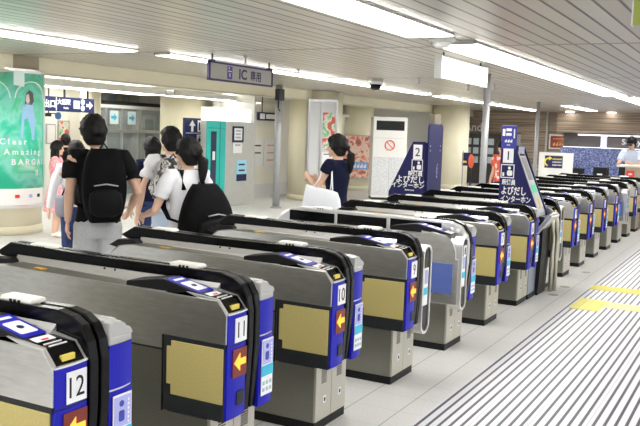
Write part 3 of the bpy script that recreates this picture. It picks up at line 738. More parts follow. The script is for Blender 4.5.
def ctext(s, size, u, z, m):
    src = text_mesh(s, size); me = src.copy(); me.materials.clear(); me.materials.append(m)
    for v in me.vertices: v.co = Vector(cyl_map(u+v.co.x, z+v.co.y, CR+.05+v.co.z))
    o = bpy.data.objects.new('poster_lettering', me); COL.objects.link(o); o.parent = art
def cshape(name, pts, m, rr=.05, t=.002):
    bm = B(); f = [bm.verts.new(cyl_map(u, z, CR+rr)) for u, z in pts]; bm.faces.new(f)
    bmesh.ops.triangulate(bm, faces=bm.faces[:])
    r = bmesh.ops.extrude_face_region(bm, geom=bm.faces[:]); 
    for v in r['geom']:
        if isinstance(v, bmesh.types.BMVert): v.co.x *= 1.003; v.co.y *= 1.003
    return finish(name, bm, m, art)
ctext('C l e a r', .12, .0, 1.39, PAPER); ctext('A m a z i n g', .12, .17, 1.24, PAPER); ctext('B A R G A I N', .12, .32, 1.09, PAPER); ctext('!!', .12, .40, .93, PAPER)
dress = mat('art_dress', (.35, .6, .85), .6)
cshape('art_dress', [(.1, 1.45), (.34, 1.42), (.36, 1.75), (.30, 1.97), (.2, 1.97), (.12, 1.8)], dress)
cshape('art_arm', [(-.12, 1.42), (-.09, 1.42), (.16, 1.9), (.13, 1.95)], mat('art_arm', (.25, .5, .55), .6))
cshape('art_hair', [(.17, 1.95), (.19, 2.1), (.24, 2.16), (.31, 2.12), (.33, 2.0), (.29, 1.94)], mat('art_hair', (.1, .09, .1), .6), .052)
cshape('art_face', [(.18, 1.99), (.19, 2.08), (.23, 2.1), (.25, 2.0), (.22, 1.96)], mat('art_face', (.75, .6, .55), .6), .055)
cshape('art_card', [(-.0, 2.22), (.16, 2.20), (.16, 2.42), (-.0, 2.42)], mat('art_card', (.7, .85, .8), .6))
for c0, rad in ((-.35, .3), (.3, .28)):
    bm = B(); pts = [cyl_map(c0+rad*math.cos(a), 2.0+rad*1.0*math.sin(a)*.9+.03, CR+.052) for a in [PI*k/12 for k in range(13)]]
    limb(bm, pts, .008, 6); finish('art_line', bm, PAPER, art)
for u, w, m in ((-.3, .08, PAPER), (.02, .07, RED), (.25, .06, LILAC), (.42, .07, BLACKM)):
    cshape('footer_mark', [(u, .56), (u+w, .56), (u+w, .61), (u, .61)], m, .043)

# vertical glass poster case on the second column
vx, vy = 18.2, 10.0
va = math.atan2(-vy, -vx)
t = empty('poster_case', (vx, vy, 0), va+PI/2+.32, 'tall glass poster case with a flower poster fixed to the broad cream column', 'poster case')
bm = B(); box(bm, -.42, .28, -.74, -.62, .55, 2.42); finish('backing', bm, mat('case_grey', (.66, .67, .68), .4), t)
bm = B()
for a in ((-.44, -.40, .52, 2.45), (.26, .30, .52, 2.45), (-.44, .30, .52, .56), (-.44, .30, 2.40, 2.46), (-.13, -.10, .55, 2.42)): box(bm, a[0], a[1], -.77, -.62, a[2], a[3])
finish('frame', bm, mat('case_frame', (.5, .5, .52), .3, .6), t)
bm = B(); box(bm, -.06, .24, -.755, -.742, 1.25, 2.15); finish('poster_sheet', bm, POSTA, t)
bm = B(); box(bm, -.06, .24, -.755, -.742, .75, 1.2); finish('lower_sheet', bm, PAPER, t)
bm = B(); box(bm, -.02, .2, -.757, -.754, 1.14, 1.16); finish('lettering', bm, BLACKM, t)

# red poster on third column
t = empty('poster', (22.4, 10.95, 0), math.atan2(-10.95, -22.4)+PI/2+.2, 'red and cream festival poster hung in front of the third cream column', 'poster')
bm = B(); box(bm, -.5, .42, -.60, -.575, .35, 1.62); finish('frame', bm, GREYP, t)
bm = B(); box(bm, -.47, .39, -.61, -.60, .38, 1.6); finish('sheet', bm, POSTB, t)
bm = B(); box(bm, -.3, .3, -.614, -.61, .62, .84); o = finish('title_block', bm, mat('title_blue', (.2, .4, .75), .5), t)
marks('title', .5, .13, 5, PAPER, (.0, -.615, .73), '-y', o, 5)
bm = B()
for (u, z, r) in ((-.12, 1.2, .13), (.16, 1.28, .12)): flatpoly(bm, circ(r), (u, -.612, z), '-y')
finish('faces', bm, mat('poster_flesh', (.8, .6, .5), .6), t)

# ------------------------------------------------------------------ air conditioner
t = empty('air_conditioner', (19.8, 8.72, 0), math.atan2(-8.72, -19.8)+PI/2+.15, 'tall white floor-standing air conditioner with a dark grille on top', 'air conditioner')
bm = B(); box(bm, -.44, .44, -.3, .3, .06, 2.12); finish('casing', bm, WHITE, t, bevel=.02)
bm = B(); box(bm, -.42, .42, -.28, .28, 0, .06); finish('plinth', bm, CHAR, t)
bm = B(); box(bm, -.36, .36, -.305, -.29, 1.78, 2.02); gr = finish('grille', bm, BLACKM, t)
bm = B()
for k in range(4): box(bm, -.35, .35, -.315, -.30, 1.81+k*.055, 1.82+k*.055)
finish('louvre', bm, CHAR, gr)
bm = B(); box(bm, -.42, .42, -.304, -.3, .12, 1.1); lp = finish('intake_panel', bm, patt('intake_mesh', [(.2, (.5, .52, .56)), (.5, (.75, .77, .8))], 34, 'dist'), t)
bm = B(); box(bm, -.004, .004, -.308, -.304, .12, 1.1); box(bm, -.42, .42, -.303, -.3, 1.58, 1.585); finish('panel_joint', bm, GREYP, t)
bm = B()
ro = [(-.0+.12*math.cos(a), .12*math.sin(a)) for a in [2*PI*k/24 for k in range(24)]]
pts = [Vector((u, -.306, 1.40+v)) for u, v in ro]+[Vector((ro[0][0], -.306, 1.40))]
limb(bm, pts, .014, 6, up=Vector((0, 1, 0))); limb(bm, [(-.085, -.306, 1.485), (.085, -.306, 1.315)], .014, 6); finish('prohibition_sign', bm, RED, t)
t = empty('partition_frame', (20.5, 10.9, 0), 0, 'white panelled partition with a pale header behind the air conditioner', 'partition')
bm = B(); box(bm, -.9, 4.9, .15, .25, 0, 2.15); finish('panel', bm, CREAMW, t)
bm = B(); box(bm, -1.0, 4.9, .0, .16, 2.13, 2.2); finish('header_trim', bm, PAPER, t)
for x in (2.9, 3.05, 3.9): 
    bm = B(); box(bm, x, x+.03, .1, .15, 0, 2.13); finish('mullion', bm, mat('mullion_cream', (.7, .68, .5), .5), t)

# ------------------------------------------------------------------ lift with teal door, left back
t = empty('lift_entrance', (0, 10.3, 0), 0, 'teal lift door beside a steel panel with notices, below a glowing white header', 'lift')
bm = B(); box(bm, 14.06, 15.92, 0, .14, 0, 1.84); finish('steel_surround', bm, mat('lift_steel', (.55, .55, .52), .4, .4, noise_amt=.1, nscale=6), t)
bm = B(); box(bm, 14.06, 15.72, -.01, .14, 1.84, 2.12); finish('header', bm, LITBOX, t)
bm = B(); box(bm, 14.06, 14.72, -.03, 0, 0, 1.835); d = finish('door', bm, TEAL, t)
bm = B(); box(bm, 14.50, 14.53, -.034, -.03, 0, 1.8); box(bm, 14.1, 14.68, -.036, -.03, 1.68, 1.70); finish('door_edge', bm, mat('teal_dark', (.02, .3, .27), .4), d)
bm = B(); box(bm, 14.19, 14.38, -.036, -.03, .2, 1.62); finish('door_window', bm, mat('lift_glass', (.05, .06, .1), .15), d)
bm = B(); box(bm, 14.24, 14.33, -.042, -.036, 1.02, 1.2); finish('handle_plate', bm, PAPER, d)
def notice(x0, x1, z0, z1, y, m, label, frame=None, cat='notice', lines=3, ink=None, band=None):
    t = empty('notice', (0, y, 0), 0, label, cat)
    bm = B(); box(bm, x0, x1, -.012, 0, z0, z1); finish('sheet', bm, m, t)
    if frame:
        bm = B(); e = .045
        for a in ((x0-e, x1+e, z1, z1+e), (x0-e, x1+e, z0-e, z0), (x0-e, x0, z0, z1), (x1, x1+e, z0, z1)): box(bm, a[0], a[1], -.02, 0, a[2], a[3])
        finish('frame', bm, frame, t)
    if band:
        bm = B(); box(bm, x0, x1, -.015, -.012, z0, z0+(z1-z0)*.33); finish('band', bm, band, t)
    bm = B()
    for k in range(lines):
        z = z1-(z1-z0)*(.2+.28*k); box(bm, x0+(x1-x0)*.2, x1-(x1-x0)*.2, -.017, -.012, z-.02, z+.015)
    finish('printing', bm, ink or GREYP, t)
    return t
yl = 10.3
notice(15.06, 15.38, 1.44, 1.70, yl-.001, PAPER, 'white notice in a dark blue frame on the steel lift panel', NAVYS)
notice(15.04, 15.38, 1.16, 1.38, yl-.001, PAPER, 'plain white sheet under the framed notice on the lift panel', None, lines=1)
notice(15.19, 15.58, .54, 1.0, yl-.001, mat('notice_cyan', (.35, .7, .85), .5), 'cyan and navy notice lowest on the steel lift panel', None, band=NAVYS, ink=NAVYS)
notice(17.33, 17.82, .77, 1.42, 11.299, PAPER, 'white sheet with red corner marks on the white wall behind the grey pipe', None, ink=CHAR, lines=2)
notice(17.88, 18.62, .76, 1.43, 11.299, PAPER, 'wide white notice with orange headlines on the wall behind the grey pipe', None, ink=mat('ink_orange', (.85, .35, .2), .5), lines=3)
bm = B(); box(bm, 15.93, 16.0, 10.35, 11.3, 0, 2.5); struct('trim_4', bm, mat('lift_trim', (.6, .6, .58), .4, .5))
bm = B(); box(bm, 16.0, 30, 11.27, 11.3, 0, .32); struct('baseboard_back', bm, mat('wall_band', (.74, .74, .74), .5))
t = empty('hanging_sign', (17.4, 11.2, 0), 0, 'small navy and white station sign hung over the white wall, left of the pipe', 'sign')
bm = B(); box(bm, .0, 1.05, -.02, .02, 1.92, 2.12); finish('panel', bm, NAVYS, t)
bm = B(); box(bm, .08, .3, -.025, -.02, 1.95, 2.09); box(bm, .36, .97, -.025, -.02, 1.96, 2.08); finish('legend', bm, PAPER, t)
bm = B(); limb(bm, [(.2, 0, 2.12), (.2, 0, 2.5)], .012, 8); limb(bm, [(.85, 0, 2.12), (.85, 0, 2.5)], .012, 8); finish('hanger', bm, CHAR, t)

# blue toilet direction sign in front of column
t = empty('direction_sign', (0, 10.6, 0), 0, 'dark blue direction sign with an up arrow and toilet symbols beside the teal door', 'sign')
x0, x1, z0, z1 = 13.70, 14.62, 1.06, 1.88
bm = B(); box(bm, x0, x1, -.03, .03, z0, z1); finish('panel', bm, NAVYS, t)
bm = B(); limb(bm, [(x1-.1, 0, 0), (x1-.1, 0, z0)], .03); limb(bm, [(x0+.15, 0, 0), (x0+.15, 0, z0)], .03); finish('leg_posts', bm, GREYP, t)
plate('arrow', arrow(.24, -PI/2), (x0+.24, -.031, 1.72), '-y', PAPER, t)
plate('toilet_symbol', rectp(.2, .24), (x0+.52, -.031, 1.72), '-y', PAPER, t); plate('toilet_symbol', rectp(.2, .24), (x0+.77, -.031, 1.72), '-y', PAPER, t)
plate('divider', rectp(.9, .012), (x0+.48, -.031, 1.57), '-y', PAPER, t)
plate('wheelchair_symbol', rectp(.2, .2), (x0+.5, -.031, 1.44), '-y', PAPER, t)
bm = B(); flatpoly(bm, circ(.02), (x0+.5, -.034, 1.50), '-y'); flatpoly(bm, circ(.045), (x0+.49, -.034, 1.43), '-y'); finish('wheelchair_figure', bm, NAVYS, t)
bm = B(); flatpoly(bm, rectp(.05, .17), (x0+.48, -.034, 1.71), '-y'); flatpoly(bm, rectp(.05, .17), (x0+.75, -.034, 1.71), '-y'); finish('figures_blue', bm, NAVYS, t)
bm = B(); flatpoly(bm, rectp(.05, .17), (x0+.56, -.034, 1.71), '-y'); finish('figures_red', bm, RED, t)
text('sign_text', 'お手洗', .13, PAPER, (x0+.55, -.031, 1.28), '-y', t); text('sign_text', 'Toilet', .1, PAPER, (x0+.55, -.031, 1.15), '-y', t)

# navy hanging direction sign, far left
t = empty('direction_sign', (0, 11.7, 0), 0, 'long navy hanging direction sign with a white arrow above the woman in pink', 'sign')
bm = B(); box(bm, 9.9, 12.24, -.04, .04, 1.90, 2.17); finish('panel', bm, NAVYS, t)
for x in (10.4, 11.5, 12.1):
    bm = B(); limb(bm, [(x, 0, 2.17), (x, 0, 2.5)], .02, 8); finish('hanger', bm, CHAR, t)
plate('divider', rectp(.02, .24), (11.26, -.041, 2.035), '-y', PAPER, t)
text('sign_text', '出口', .15, PAPER, (11.1, -.041, 2.035), '-y', t)
text('sign_text', '大阪駅', .11, PAPER, (11.45, -.041, 2.08), '-y', t); text('sign_text', 'Osaka', .05, PAPER, (11.5, -.041, 1.97), '-y', t)
plate('white_square', rectp(.15, .15), (11.77, -.041, 2.04), '-y', PAPER, t)
bm = B(); flatpoly(bm, circ(.055), (11.93, -.041, 2.095), '-y'); flatpoly(bm, circ(.055), (11.93, -.041, 1.98), '-y'); finish('line_symbols', bm, mat('symbol_pale', (.55, .65, .85), .5), t)
plate('arrow', arrow(.17, PI), (12.11, -.041, 2.04), '-y', PAPER, t)
t = empty('hanging_sign', (0, 11.95, 0), 0, 'narrow dark strip sign with a blue badge below the long navy sign', 'sign')
bm = B(); box(bm, 10.6, 11.4, -.02, .02, 1.80, 1.86); finish('panel', bm, CHAR, t)
bm = B(); flatpoly(bm, circ(.07), (11.55, -.02, 1.82), '-y', .03); finish('badge', bm, mat('badge_blue', (.1, .25, .6), .4), t)
bm = B(); limb(bm, [(10.7, 0, 1.86), (10.7, 0, 2.5)], .012, 8); limb(bm, [(11.35, 0, 1.86), (11.35, 0, 2.5)], .012, 8); box(bm, 11.3, 11.6, -.008, .008, 1.85, 1.87); finish('hanger', bm, CHAR, t)
# posters on the left back wall
def poster(x0, x1, z0, z1, y, m, label):
    t = empty('poster', (0, y, 0), 0, label, 'poster')
    bm = B(); box(bm, x0, x1, -.02, 0, z0, z1); finish('frame', bm, GREYP, t)
    bm = B(); box(bm, x0+.03, x1-.03, -.026, -.02, z0+.03, z1-.03); finish('sheet', bm, m, t)
    return t
# left wall closer
bm = B(); box(bm, 9.0, 14.3, 13.8, 13.95, 0, 2.5); struct('wall_left', bm, CREAMW)
poster(13.36, 13.70, 1.22, 1.74, 13.8, POSTA, 'colourful flower poster on the cream wall above the woman in pink')
poster(13.02, 13.30, 1.22, 1.66, 13.8, mat('poster_pale', (.8, .78, .75), .6), 'pale poster left of the colourful flower poster')
column(13.85, 13.3, .22, 2.5, 'slim cream column beside the shop window at the back left')

# shop window front
t = empty('shop_window', (0, 13.9, 0), 0, 'glass shop front with steel mullions and shelves inside, behind the walking people', 'shop front')
bm = B(); box(bm, 14.3, 17.2, .9, 1.0, 0, 2.45); bk = finish('display_back', bm, SHOPIN, t)
bm = B(); box(bm, 14.3, 17.19, .0, .02, 0, 2.1); finish('glass_pane', bm, GLASS, t)
bm = B()
for x in (14.95, 15.5, 16.1, 16.2, 17.05): box(bm, x, x+.045, -.03, .03, 0, 2.1)
finish('mullion', bm, STEEL_L, t)
bm = B(); box(bm, 14.3, 17.19, -.05, .05, 2.08, 2.16); finish('top_rail', bm, WHITE, t)
bm = B(); box(bm, 14.3, 17.19, -.06, .06, 1.5, 1.58); finish('middle_rail', bm, STEEL_L, t)
bm = B(); box(bm, 14.3, 17.19, -.03, .03, 2.16, 2.25); finish('dark_gap', bm, CHAR, t)
for x in (15.22, 15.85):
    p = plate('arrow_sticker', rrect(.3, .32, .03), (x, -.035, 1.86), '-y', mat('sticker_pale', (.75, .88, .9), .5), t)
    plate('arrow', arrow(.2, PI), (x, -.039, 1.86), '-y', CYAN, p)
bm = B(); box(bm, 16.35, 16.95, .1, .4, .0, 1.95); p = finish('white_cabinet', bm, WHITE, t)
bm = B(); box(bm, 16.5, 16.8, .08, .1, 1.35, 1.85); finish('cabinet_window', bm, mat('cab_window', (.35, .42, .43), .3), p)

# ------------------------------------------------------------------ far right: shop, counter, notice board
t = empty('shop_counter', (29.0, 0, 0), 0, 'far shop counter with a blue wave patterned front and glowing strip above it', 'shop counter')
bm = B(); box(bm, 0, .4, 2.6, 6.35, .2, 1.45); finish('patterned_front', bm, BLUEPAT, t)
bm = B(); box(bm, .0, .4, 2.6, 6.35, 0, .2); finish('plinth', bm, BLACKM, t)
bm = B(); box(bm, .42, .7, -2, 6.35, 1.40, 1.47); finish('light_strip', bm, mat('strip_glow', (1, 1, 1), .5, emit=(.95, .92, 1), es=.9), t)
bm = B(); box(bm, .75, .85, -2, 6.4, 0, 1.95); finish('back_wall', bm, mat('shop_dark', (.10, .09, .09), .6), t)
bm = B(); box(bm, .55, .6, -2, 5.9, 1.86, 1.91); finish('upper_light', bm, MATS['strip_glow'], t)
bm = B(); box(bm, .5, .74, 4.95, 5.12, 1.45, 1.9); finish('lit_post', bm, mat('post_glow', (.8, .8, .9), .5, emit=(.9, .9, 1), es=.35), t)
plate('backboard', rectp(1.6, .3), (.70, 4.15, 1.66), '-x', mat('backboard_taupe', (.13, .11, .11), .6), t)
text('shop_letters', 'Sunny', .26, PAPER, (.695, 4.15, 1.66), '-x', t)
t = empty('cashier_block', (28.9, 6.8, 0), 0, 'dark machine at the left end of the blue patterned counter', 'machine')
bm = B(); box(bm, -.15, .1, -1.3, -.5, .3, .75); finish('body', bm, BLACKM, t)
bm = B(); box(bm, -.12, .1, -1.28, -.52, 0, .3); finish('base', bm, CHAR, t)

t = empty('red_poster', (29.93, 6.62, 0), 0, 'framed rust red poster on the wooden wall above the white notice board', 'poster')
bm = B(); box(bm, 0, .06, -.34, .34, 1.35, 1.87); finish('frame', bm, PAPER, t)
bm = B(); box(bm, -.01, 0, -.29, .29, 1.40, 1.82); sh = finish('sheet', bm, POSTC, t)
marks('lettering', .42, .13, 4, mat('rust_letter', (.8, .4, .2), .5), (-.012, 0, 1.53), '-x', sh, 6)
marks('lettering', .4, .06, 6, MATS['rust_letter'], (-.012, 0, 1.72), '-x', sh, 7)

t = empty('notice_board', (17.15, 3.83, 0), 0, 'white free-standing board with a navy sign and a yellow curved arrow', 'notice board')
bm = B(); box(bm, 0, .05, -.34, .34, .85, 1.43); finish('board', bm, WHITE, t)
bm = B(); box(bm, .0, .05, -.34, -.30, 0, .86); box(bm, .0, .05, .30, .34, 0, .86); finish('legs', bm, GREYP, t)
plate('navy_panel', rectp(.36, .25), (-.002, .04, 1.24), '-x', mat('panel_navy', (.02, .02, .1), .4), t)
bm = B(); a = [(.075*math.cos(q), .075*math.sin(q)) for q in [math.radians(80+12*k) for k in range(16)]]
limb(bm, [(-.008, .14-u, 1.235+v) for u, v in a], .017, 8); flatpoly(bm, [(0, .045), (.07, 0), (0, -.045)], (-.006, .135, 1.31), '-x', .004); finish('curved_arrow', bm, YEL if False else mat('arrow_yellow', (.9, .8, .05), .5), t)
for k in range(3): marks('panel_print', .19, .038, 7, MATS['arrow_yellow'] if k == 0 else PAPER, (-.006, -.03, 1.30-k*.06), '-x', t, 10+k)

t = empty('wooden_counter', (17.3, 0, 0), 0, 'wooden service counter at the right edge in front of the clerk', 'counter')
bm = B(); box(bm, 0, .5, .2, 2.62, 0, 1.20); finish('front', bm, mat('counter_wood', (.42, .33, .24), .5, noise_amt=.25, nscale=4, stretch=(1, 1, 8)), t)
bm = B(); box(bm, -.03, .55, .2, 2.66, 1.20, 1.235); finish('top', bm, mat('counter_top', (.62, .58, .5), .4), t)
bm = B(); box(bm, -.01, .0, 2.5, 2.62, .0, 1.20); finish('dark_edge', bm, BLACKM, t)
plate('red_label', rectp(.15, .13), (-.012, 2.4, 1.07), '-x', RED, t)
marks('label_print', .08, .04, 3, PAPER, (-.016, 2.4, 1.07), '-x', t, 8)
t = empty('ticket_printer', (17.3, 2.98, 0), 0, 'small black box machine on a stand left of the wooden counter', 'machine')
bm = B(); box(bm, 0, .3, -.13, .13, .95, 1.17); finish('body', bm, BLACKM, t)
bm = B(); box(bm, .05, .25, -.1, .1, 0, .95); finish('stand', bm, CHAR, t)
plate('label', rectp(.1, .03), (-.002, 0, 1.03), '-x', PAPER, t)

# left of the far wall: shelves, lettering, red lantern, blue flag sign
t = empty('shelf_unit', (29.4, 9.6, 0), 0, 'dark shelf with pale bottles or boxes beside the plain cream column', 'shelf')
bm = B(); box(bm, 0, .5, -.9, .9, 0, 1.8); finish('carcass', bm, mat('shelf_dark', (.06, .05, .05), .5), t)
bm = B()
for j in range(3):
    for k in range(6): box(bm, -.02, .0, -.8+k*.28, -.6+k*.28, .75+j*.33, .98+j*.33)
finish('pale_boxes', bm, mat('pale_goods', (.55, .65, .68), .5), t)
t = empty('wall_lettering', (29.98, 9.7, 0), 0, 'white cursive shop lettering on the wood wall beside the cream column', 'lettering')
text('letters', 'Andu', .42, PAPER, (0, 0, 2.05), '-x', t)
t = empty('blue_flag_sign', (19.6, 6.52, 0), 0, 'small navy flag sign with a yellow mark at the edge of the plain cream column', 'sign')
bm = B(); box(bm, 0, .02, -.08, .12, .98, 1.30); finish('board', bm, NAVYS, t)
bm = B(); box(bm, -.005, 0, .0, .1, 1.05, 1.1); finish('yellow_mark', bm, YEL, t)
bm = B(); limb(bm, [(.01, .1, 0), (.01, .1, 1.35)], .015); finish('pole', bm, GREYP, t)
t = empty('red_lantern', (19.36, 6.33, 0), 0, 'round orange red paper lantern left of the grey post', 'lantern')
bm = B(); ellip(bm, (0, 0, 1.1), (.068, .068, .17)); finish('shade', bm, mat('lantern_red', (.8, .12, .05), .6), t, True)
bm = B(); limb(bm, [(0, 0, 0), (0, 0, .94)], .02); lathe(bm, [(.1, 0), (.1, .02), (.02, .03)], n=16); finish('stand', bm, CHAR, t)
bm = B(); limb(bm, [(29.9, 7.05, 0), (29.9, 7.05, H)], .04, 10); tag(finish('wall_pipe', bm, mat('wall_pipe', (.5, .5, .48), .4)), 'thin vertical pipe on the wooden wall left of the rust red poster', 'pipe')
t = empty('wall_panel', (29.97, 8.2, 0), 0, 'small grey panel on the wooden wall between kiosk 1 and the thin post', 'panel')
bm = B(); box(bm, 0, .03, -.2, .2, 1.45, 1.85); finish('sheet', bm, mat('panel_grey', (.4, .4, .42), .5), t)
bm = B(); box(bm, -.01, 0, -.22, .22, 1.84, 1.87); finish('rim', bm, CHAR, t)

# ------------------------------------------------------------------ tactile paving
YT = mat('tactile_yellow', (.72, .66, .17), .6, noise_amt=.08, nscale=60); YT2 = mat('tactile_pale', (.84, .79, .42), .6, noise_amt=.06, nscale=60)
def tactile(x0, x1, y0, y1, m, label, dots):
    bm = B(); box(bm, x0, x1, y0, y1, .0, .004)
    if dots:
        for i in range(int((x1-x0)/.06)):
            for j in range(int((y1-y0)/.06)):
                cx, cy = x0+.03+i*.06, y0+.03+j*.06
                a = [bm.verts.new((cx+.012*math.cos(2*PI*k/8), cy+.012*math.sin(2*PI*k/8), .007)) for k in range(8)]
                b = [bm.verts.new((cx+.016*math.cos(2*PI*k/8), cy+.016*math.sin(2*PI*k/8), .004)) for k in range(8)]
                bm.faces.new(a)
                for k in range(8): bm.faces.new((b[k], b[(k+1) % 8], a[(k+1) % 8], a[k]))
    else:
        for i in range(int((x1-x0)/.075)):
            c = x0+.037+i*.075; box(bm, c-.012, c+.012, y0+.01, y1-.01, .004, .008)
    tag(finish('tactile_paving', bm, m), label, 'tactile paving')
tactile(8.52, 9.15, 1.39, 1.685, YT, 'square yellow dotted tactile block at the left end of the pale path', True)
tactile(8.78, 9.10, -2.0, 1.387, YT2, 'pale yellow tactile path running right from the dotted block', False)
tactile(9.78, 10.09, -2.0, 1.72, YT, 'farther bright yellow tactile path across the striped floor', False)
for i, (x, y) in enumerate(((9.75, 1.98), (9.15, 1.98), (11.0, 1.98))):
    bm = B(); lathe(bm, [(.055, 0), (.055, .003), (.05, .004), (.001, .004)], n=20)
    tag(finish('floor_disc', bm, mat('disc_grey', (.35, .35, .34), .5), loc=(x, y, 0)), 'small round grey floor disc in front of the gates', 'floor disc', 'floor discs by the gates')

# ------------------------------------------------------------------ people
def body_mods(o, vox=.012, sm=3):
    r = o.modifiers.new('remesh', 'REMESH'); r.mode = 'VOXEL'; r.voxel_size = vox; r.use_smooth_shade = True
    m = o.modifiers.new('smooth', 'SMOOTH'); m.iterations = sm; m.factor = .5
def V(*a): return Vector(a)
def hand(bm, w, d, side, s=1., curl=.5, palm_n=None):
    """wrist w, direction d of the hand; palm, four bent fingers and a thumb"""
    d = d.normalized(); n = (palm_n or V(side*-1, 0, 0)); n = (n-d*n.dot(d)).normalized(); l = n.cross(d).normalized()   # l runs across the palm
    limb(bm, [w-d*.03*s, w+d*.01*s, w+d*.05*s, w+d*.092*s], [.024*s, .03*s, .04*s, .038*s], 10, .45, up=n)
    for k, (off, ln) in enumerate(((-.030, .068), (-.010, .078), (.010, .074), (.029, .058))):
        b = w+d*.085*s+l*off*s; t1 = (d+n*curl*.35).normalized(); t2 = (d+n*curl*1.1).normalized(); t3 = (d+n*curl*1.9).normalized()
        p1 = b+t1*ln*.45*s; p2 = p1+t2*ln*.32*s; p3 = p2+t3*ln*.28*s
        limb(bm, [b-d*.02*s, b, p1, p2, p3], [.0095*s, .0095*s, .009*s, .008*s, .0065*s], 8)
    b = w+d*.025*s-l*.03*s
    limb(bm, [b, b-l*.028*s+d*.03*s, b-l*.036*s+d*.055*s+n*.012*s, b-l*.03*s+d*.078*s+n*.02*s], [.013*s, .012*s, .0105*s, .008*s], 8)
def person(name, loc, rz, h, label, shirt=('blacktee', 'short'), lower=('greyshort', 'shorts'), hair='short', arms=None, head=(0, 0), female=False, shoes='shoe', lean=0., vox=.011, group=None, hx=0.):
    """local frame: faces +Y, right hand is +X"""
    t = empty('person', loc, rz, label, 'person', group)
    s = h/1.72; ws = .92 if female else 1.0
    sh = .185*s*ws; shz = 1.40*s; hipz = .90*s
    def T(z, y=0.): return y+lean*max(0, z-hipz)
    arms = arms or {}
    def arm(side):
        a = arms.get(side)
        S = V(side*sh, T(shz), shz)
        if a: return S, V(a[0][0], a[0][1], a[0][2])*s, V(a[1][0], a[1][1], a[1][2])*s, V(*a[2]) if len(a) > 2 else None
        return S, V(side*(sh+.055*s), T(1.1*s)-.02, 1.115*s), V(side*(sh+.075*s), T(.9)+.05*s, .865*s), None
    A = {k: arm(k) for k in (-1, 1)}
    legs = {k: [V(k*.09*s, 0, .86*s), V(k*.10*s, .015, .48*s), V(k*.105*s, -.02, .09*s)] for k in (-1, 1)}
    hz = 1.60*s; hy = T(1.6*s)+.02*s; hz -= .012*s
    def torso(bm, g=0., z0=.80, z1=1.46):
        prof = [(.80, .155, .11), (.88, .168, .118), (.96, .155, .11), (1.04, .142, .10), (1.14, .15, .105), (1.26, .172, .115), (1.35, .178, .108), (1.41, .155, .09), (1.455, .085, .065)]
        if female: prof = [(.80, .16, .115), (.88, .168, .12), (.96, .148, .105), (1.04, .128, .092), (1.14, .135, .10), (1.26, .152, .12), (1.35, .158, .105), (1.41, .14, .085), (1.455, .075, .06)]
        rs = []
        for z, rx, ry in prof:
            if z < z0-.001 or z > z1+.001: continue
            rs.append(ring(bm, V(0, T(z*s), z*s), V(rx*s+g, 0, 0), V(0, ry*s+g, 0), 20))
        skin_rings(bm, rs)
    # body, one continuous figure
    bm = B(); torso(bm)
    limb(bm, [V(0, T(1.42*s)-.005, 1.42*s), V(hx*.7, hy-.015*s, 1.50*s), V(hx, hy-.01*s, 1.57*s)], [.062*s, .052*s, .055*s], 14)
    def hs(d, p):
        q = p.copy()
        if d.z < -.1: f = 1-.32*(-d.z)**1.5; q.x *= f; q.y = q.y*(1-.18*(-d.z))+ .012*s*(-d.z)
        return q
    hb = B()
    ellip(hb, (0, 0, 0), (.076*s, .096*s, .118*s), 20, 14, hs)
    limb(hb, [V(0, .088*s, .02*s), V(0, .112*s, -.025*s), V(0, .092*s, -.038*s)], [.009*s, .0145*s, .008*s], 8)
    for k in (-1, 1): ellip(hb, (k*.078*s, -.005, -.012*s), (.010*s, .018*s, .030*s), 10, 8)
    ellip(hb, (0, .078*s, -.088*s), (.022*s, .02*s, .018*s), 10, 8)
    ellip(hb, (0, .089*s, -.062*s), (.022*s, .011*s, .009*s), 10, 8)
    Hm = Matrix.Translation((hx, hy, hz)) @ Matrix.Rotation(head[0], 4, 'Z') @ Matrix.Rotation(head[1], 4, 'X')
    hb.transform(Hm); tmp = bpy.data.meshes.new('tmp'); hb.to_mesh(tmp); hb.free(); bm.from_mesh(tmp); bpy.data.meshes.remove(tmp)
    for k in (-1, 1):
        S, E_, W, pn = A[k]
        r = s*(.88 if female else 1)
        limb(bm, [S, S.lerp(E_, .5), E_, E_.lerp(W, .35), W], [.056*r, .047*r, .039*r, .040*r, .026*r], 12)
        hand(bm, W, (W-E_), k, s*.95, .55, pn)
        L = legs[k]; limb(bm, [L[0]+V(0, 0, .03), L[0].lerp(L[1], .5), L[1], L[1].lerp(L[2], .35), L[2]], [.088*s, .072*s, .054*s, .055*s, .036*s], 14)
        limb(bm, [V(L[2].x, -.05, .045), V(L[2].x, .05, .035), V(L[2].x, .15*s, .025)], [.036*s, .042*s, .03*s], 12, .8)
    body = finish('body', bm, SKIN, t, True); body_mods(body, vox*.75, 3)
    # face details
    for nm, dx, dz, rr, m in (('eye', -.032, .008, .0095, BLACKM), ('eye', .032, .008, .0095, BLACKM)):
        bm = B(); ellip(bm, (dx*s, .088*s, dz*s), (.014*s, .006*s, .0065*s), 10, 8); bm.transform(Hm); finish(nm, bm, m, t, True)
    bm = B(); ellip(bm, (0, .0985*s, -.060*s), (.02*s, .005*s, .005*s), 10, 6); bm.transform(Hm); finish('mouth', bm, mat('lips', (.5, .16, .13), .5), t, True)
    # shirt
    bm = B(); lo = .84 if shirt[1] != 'dress' else .80
    torso(bm, .014*s, lo, 1.46)
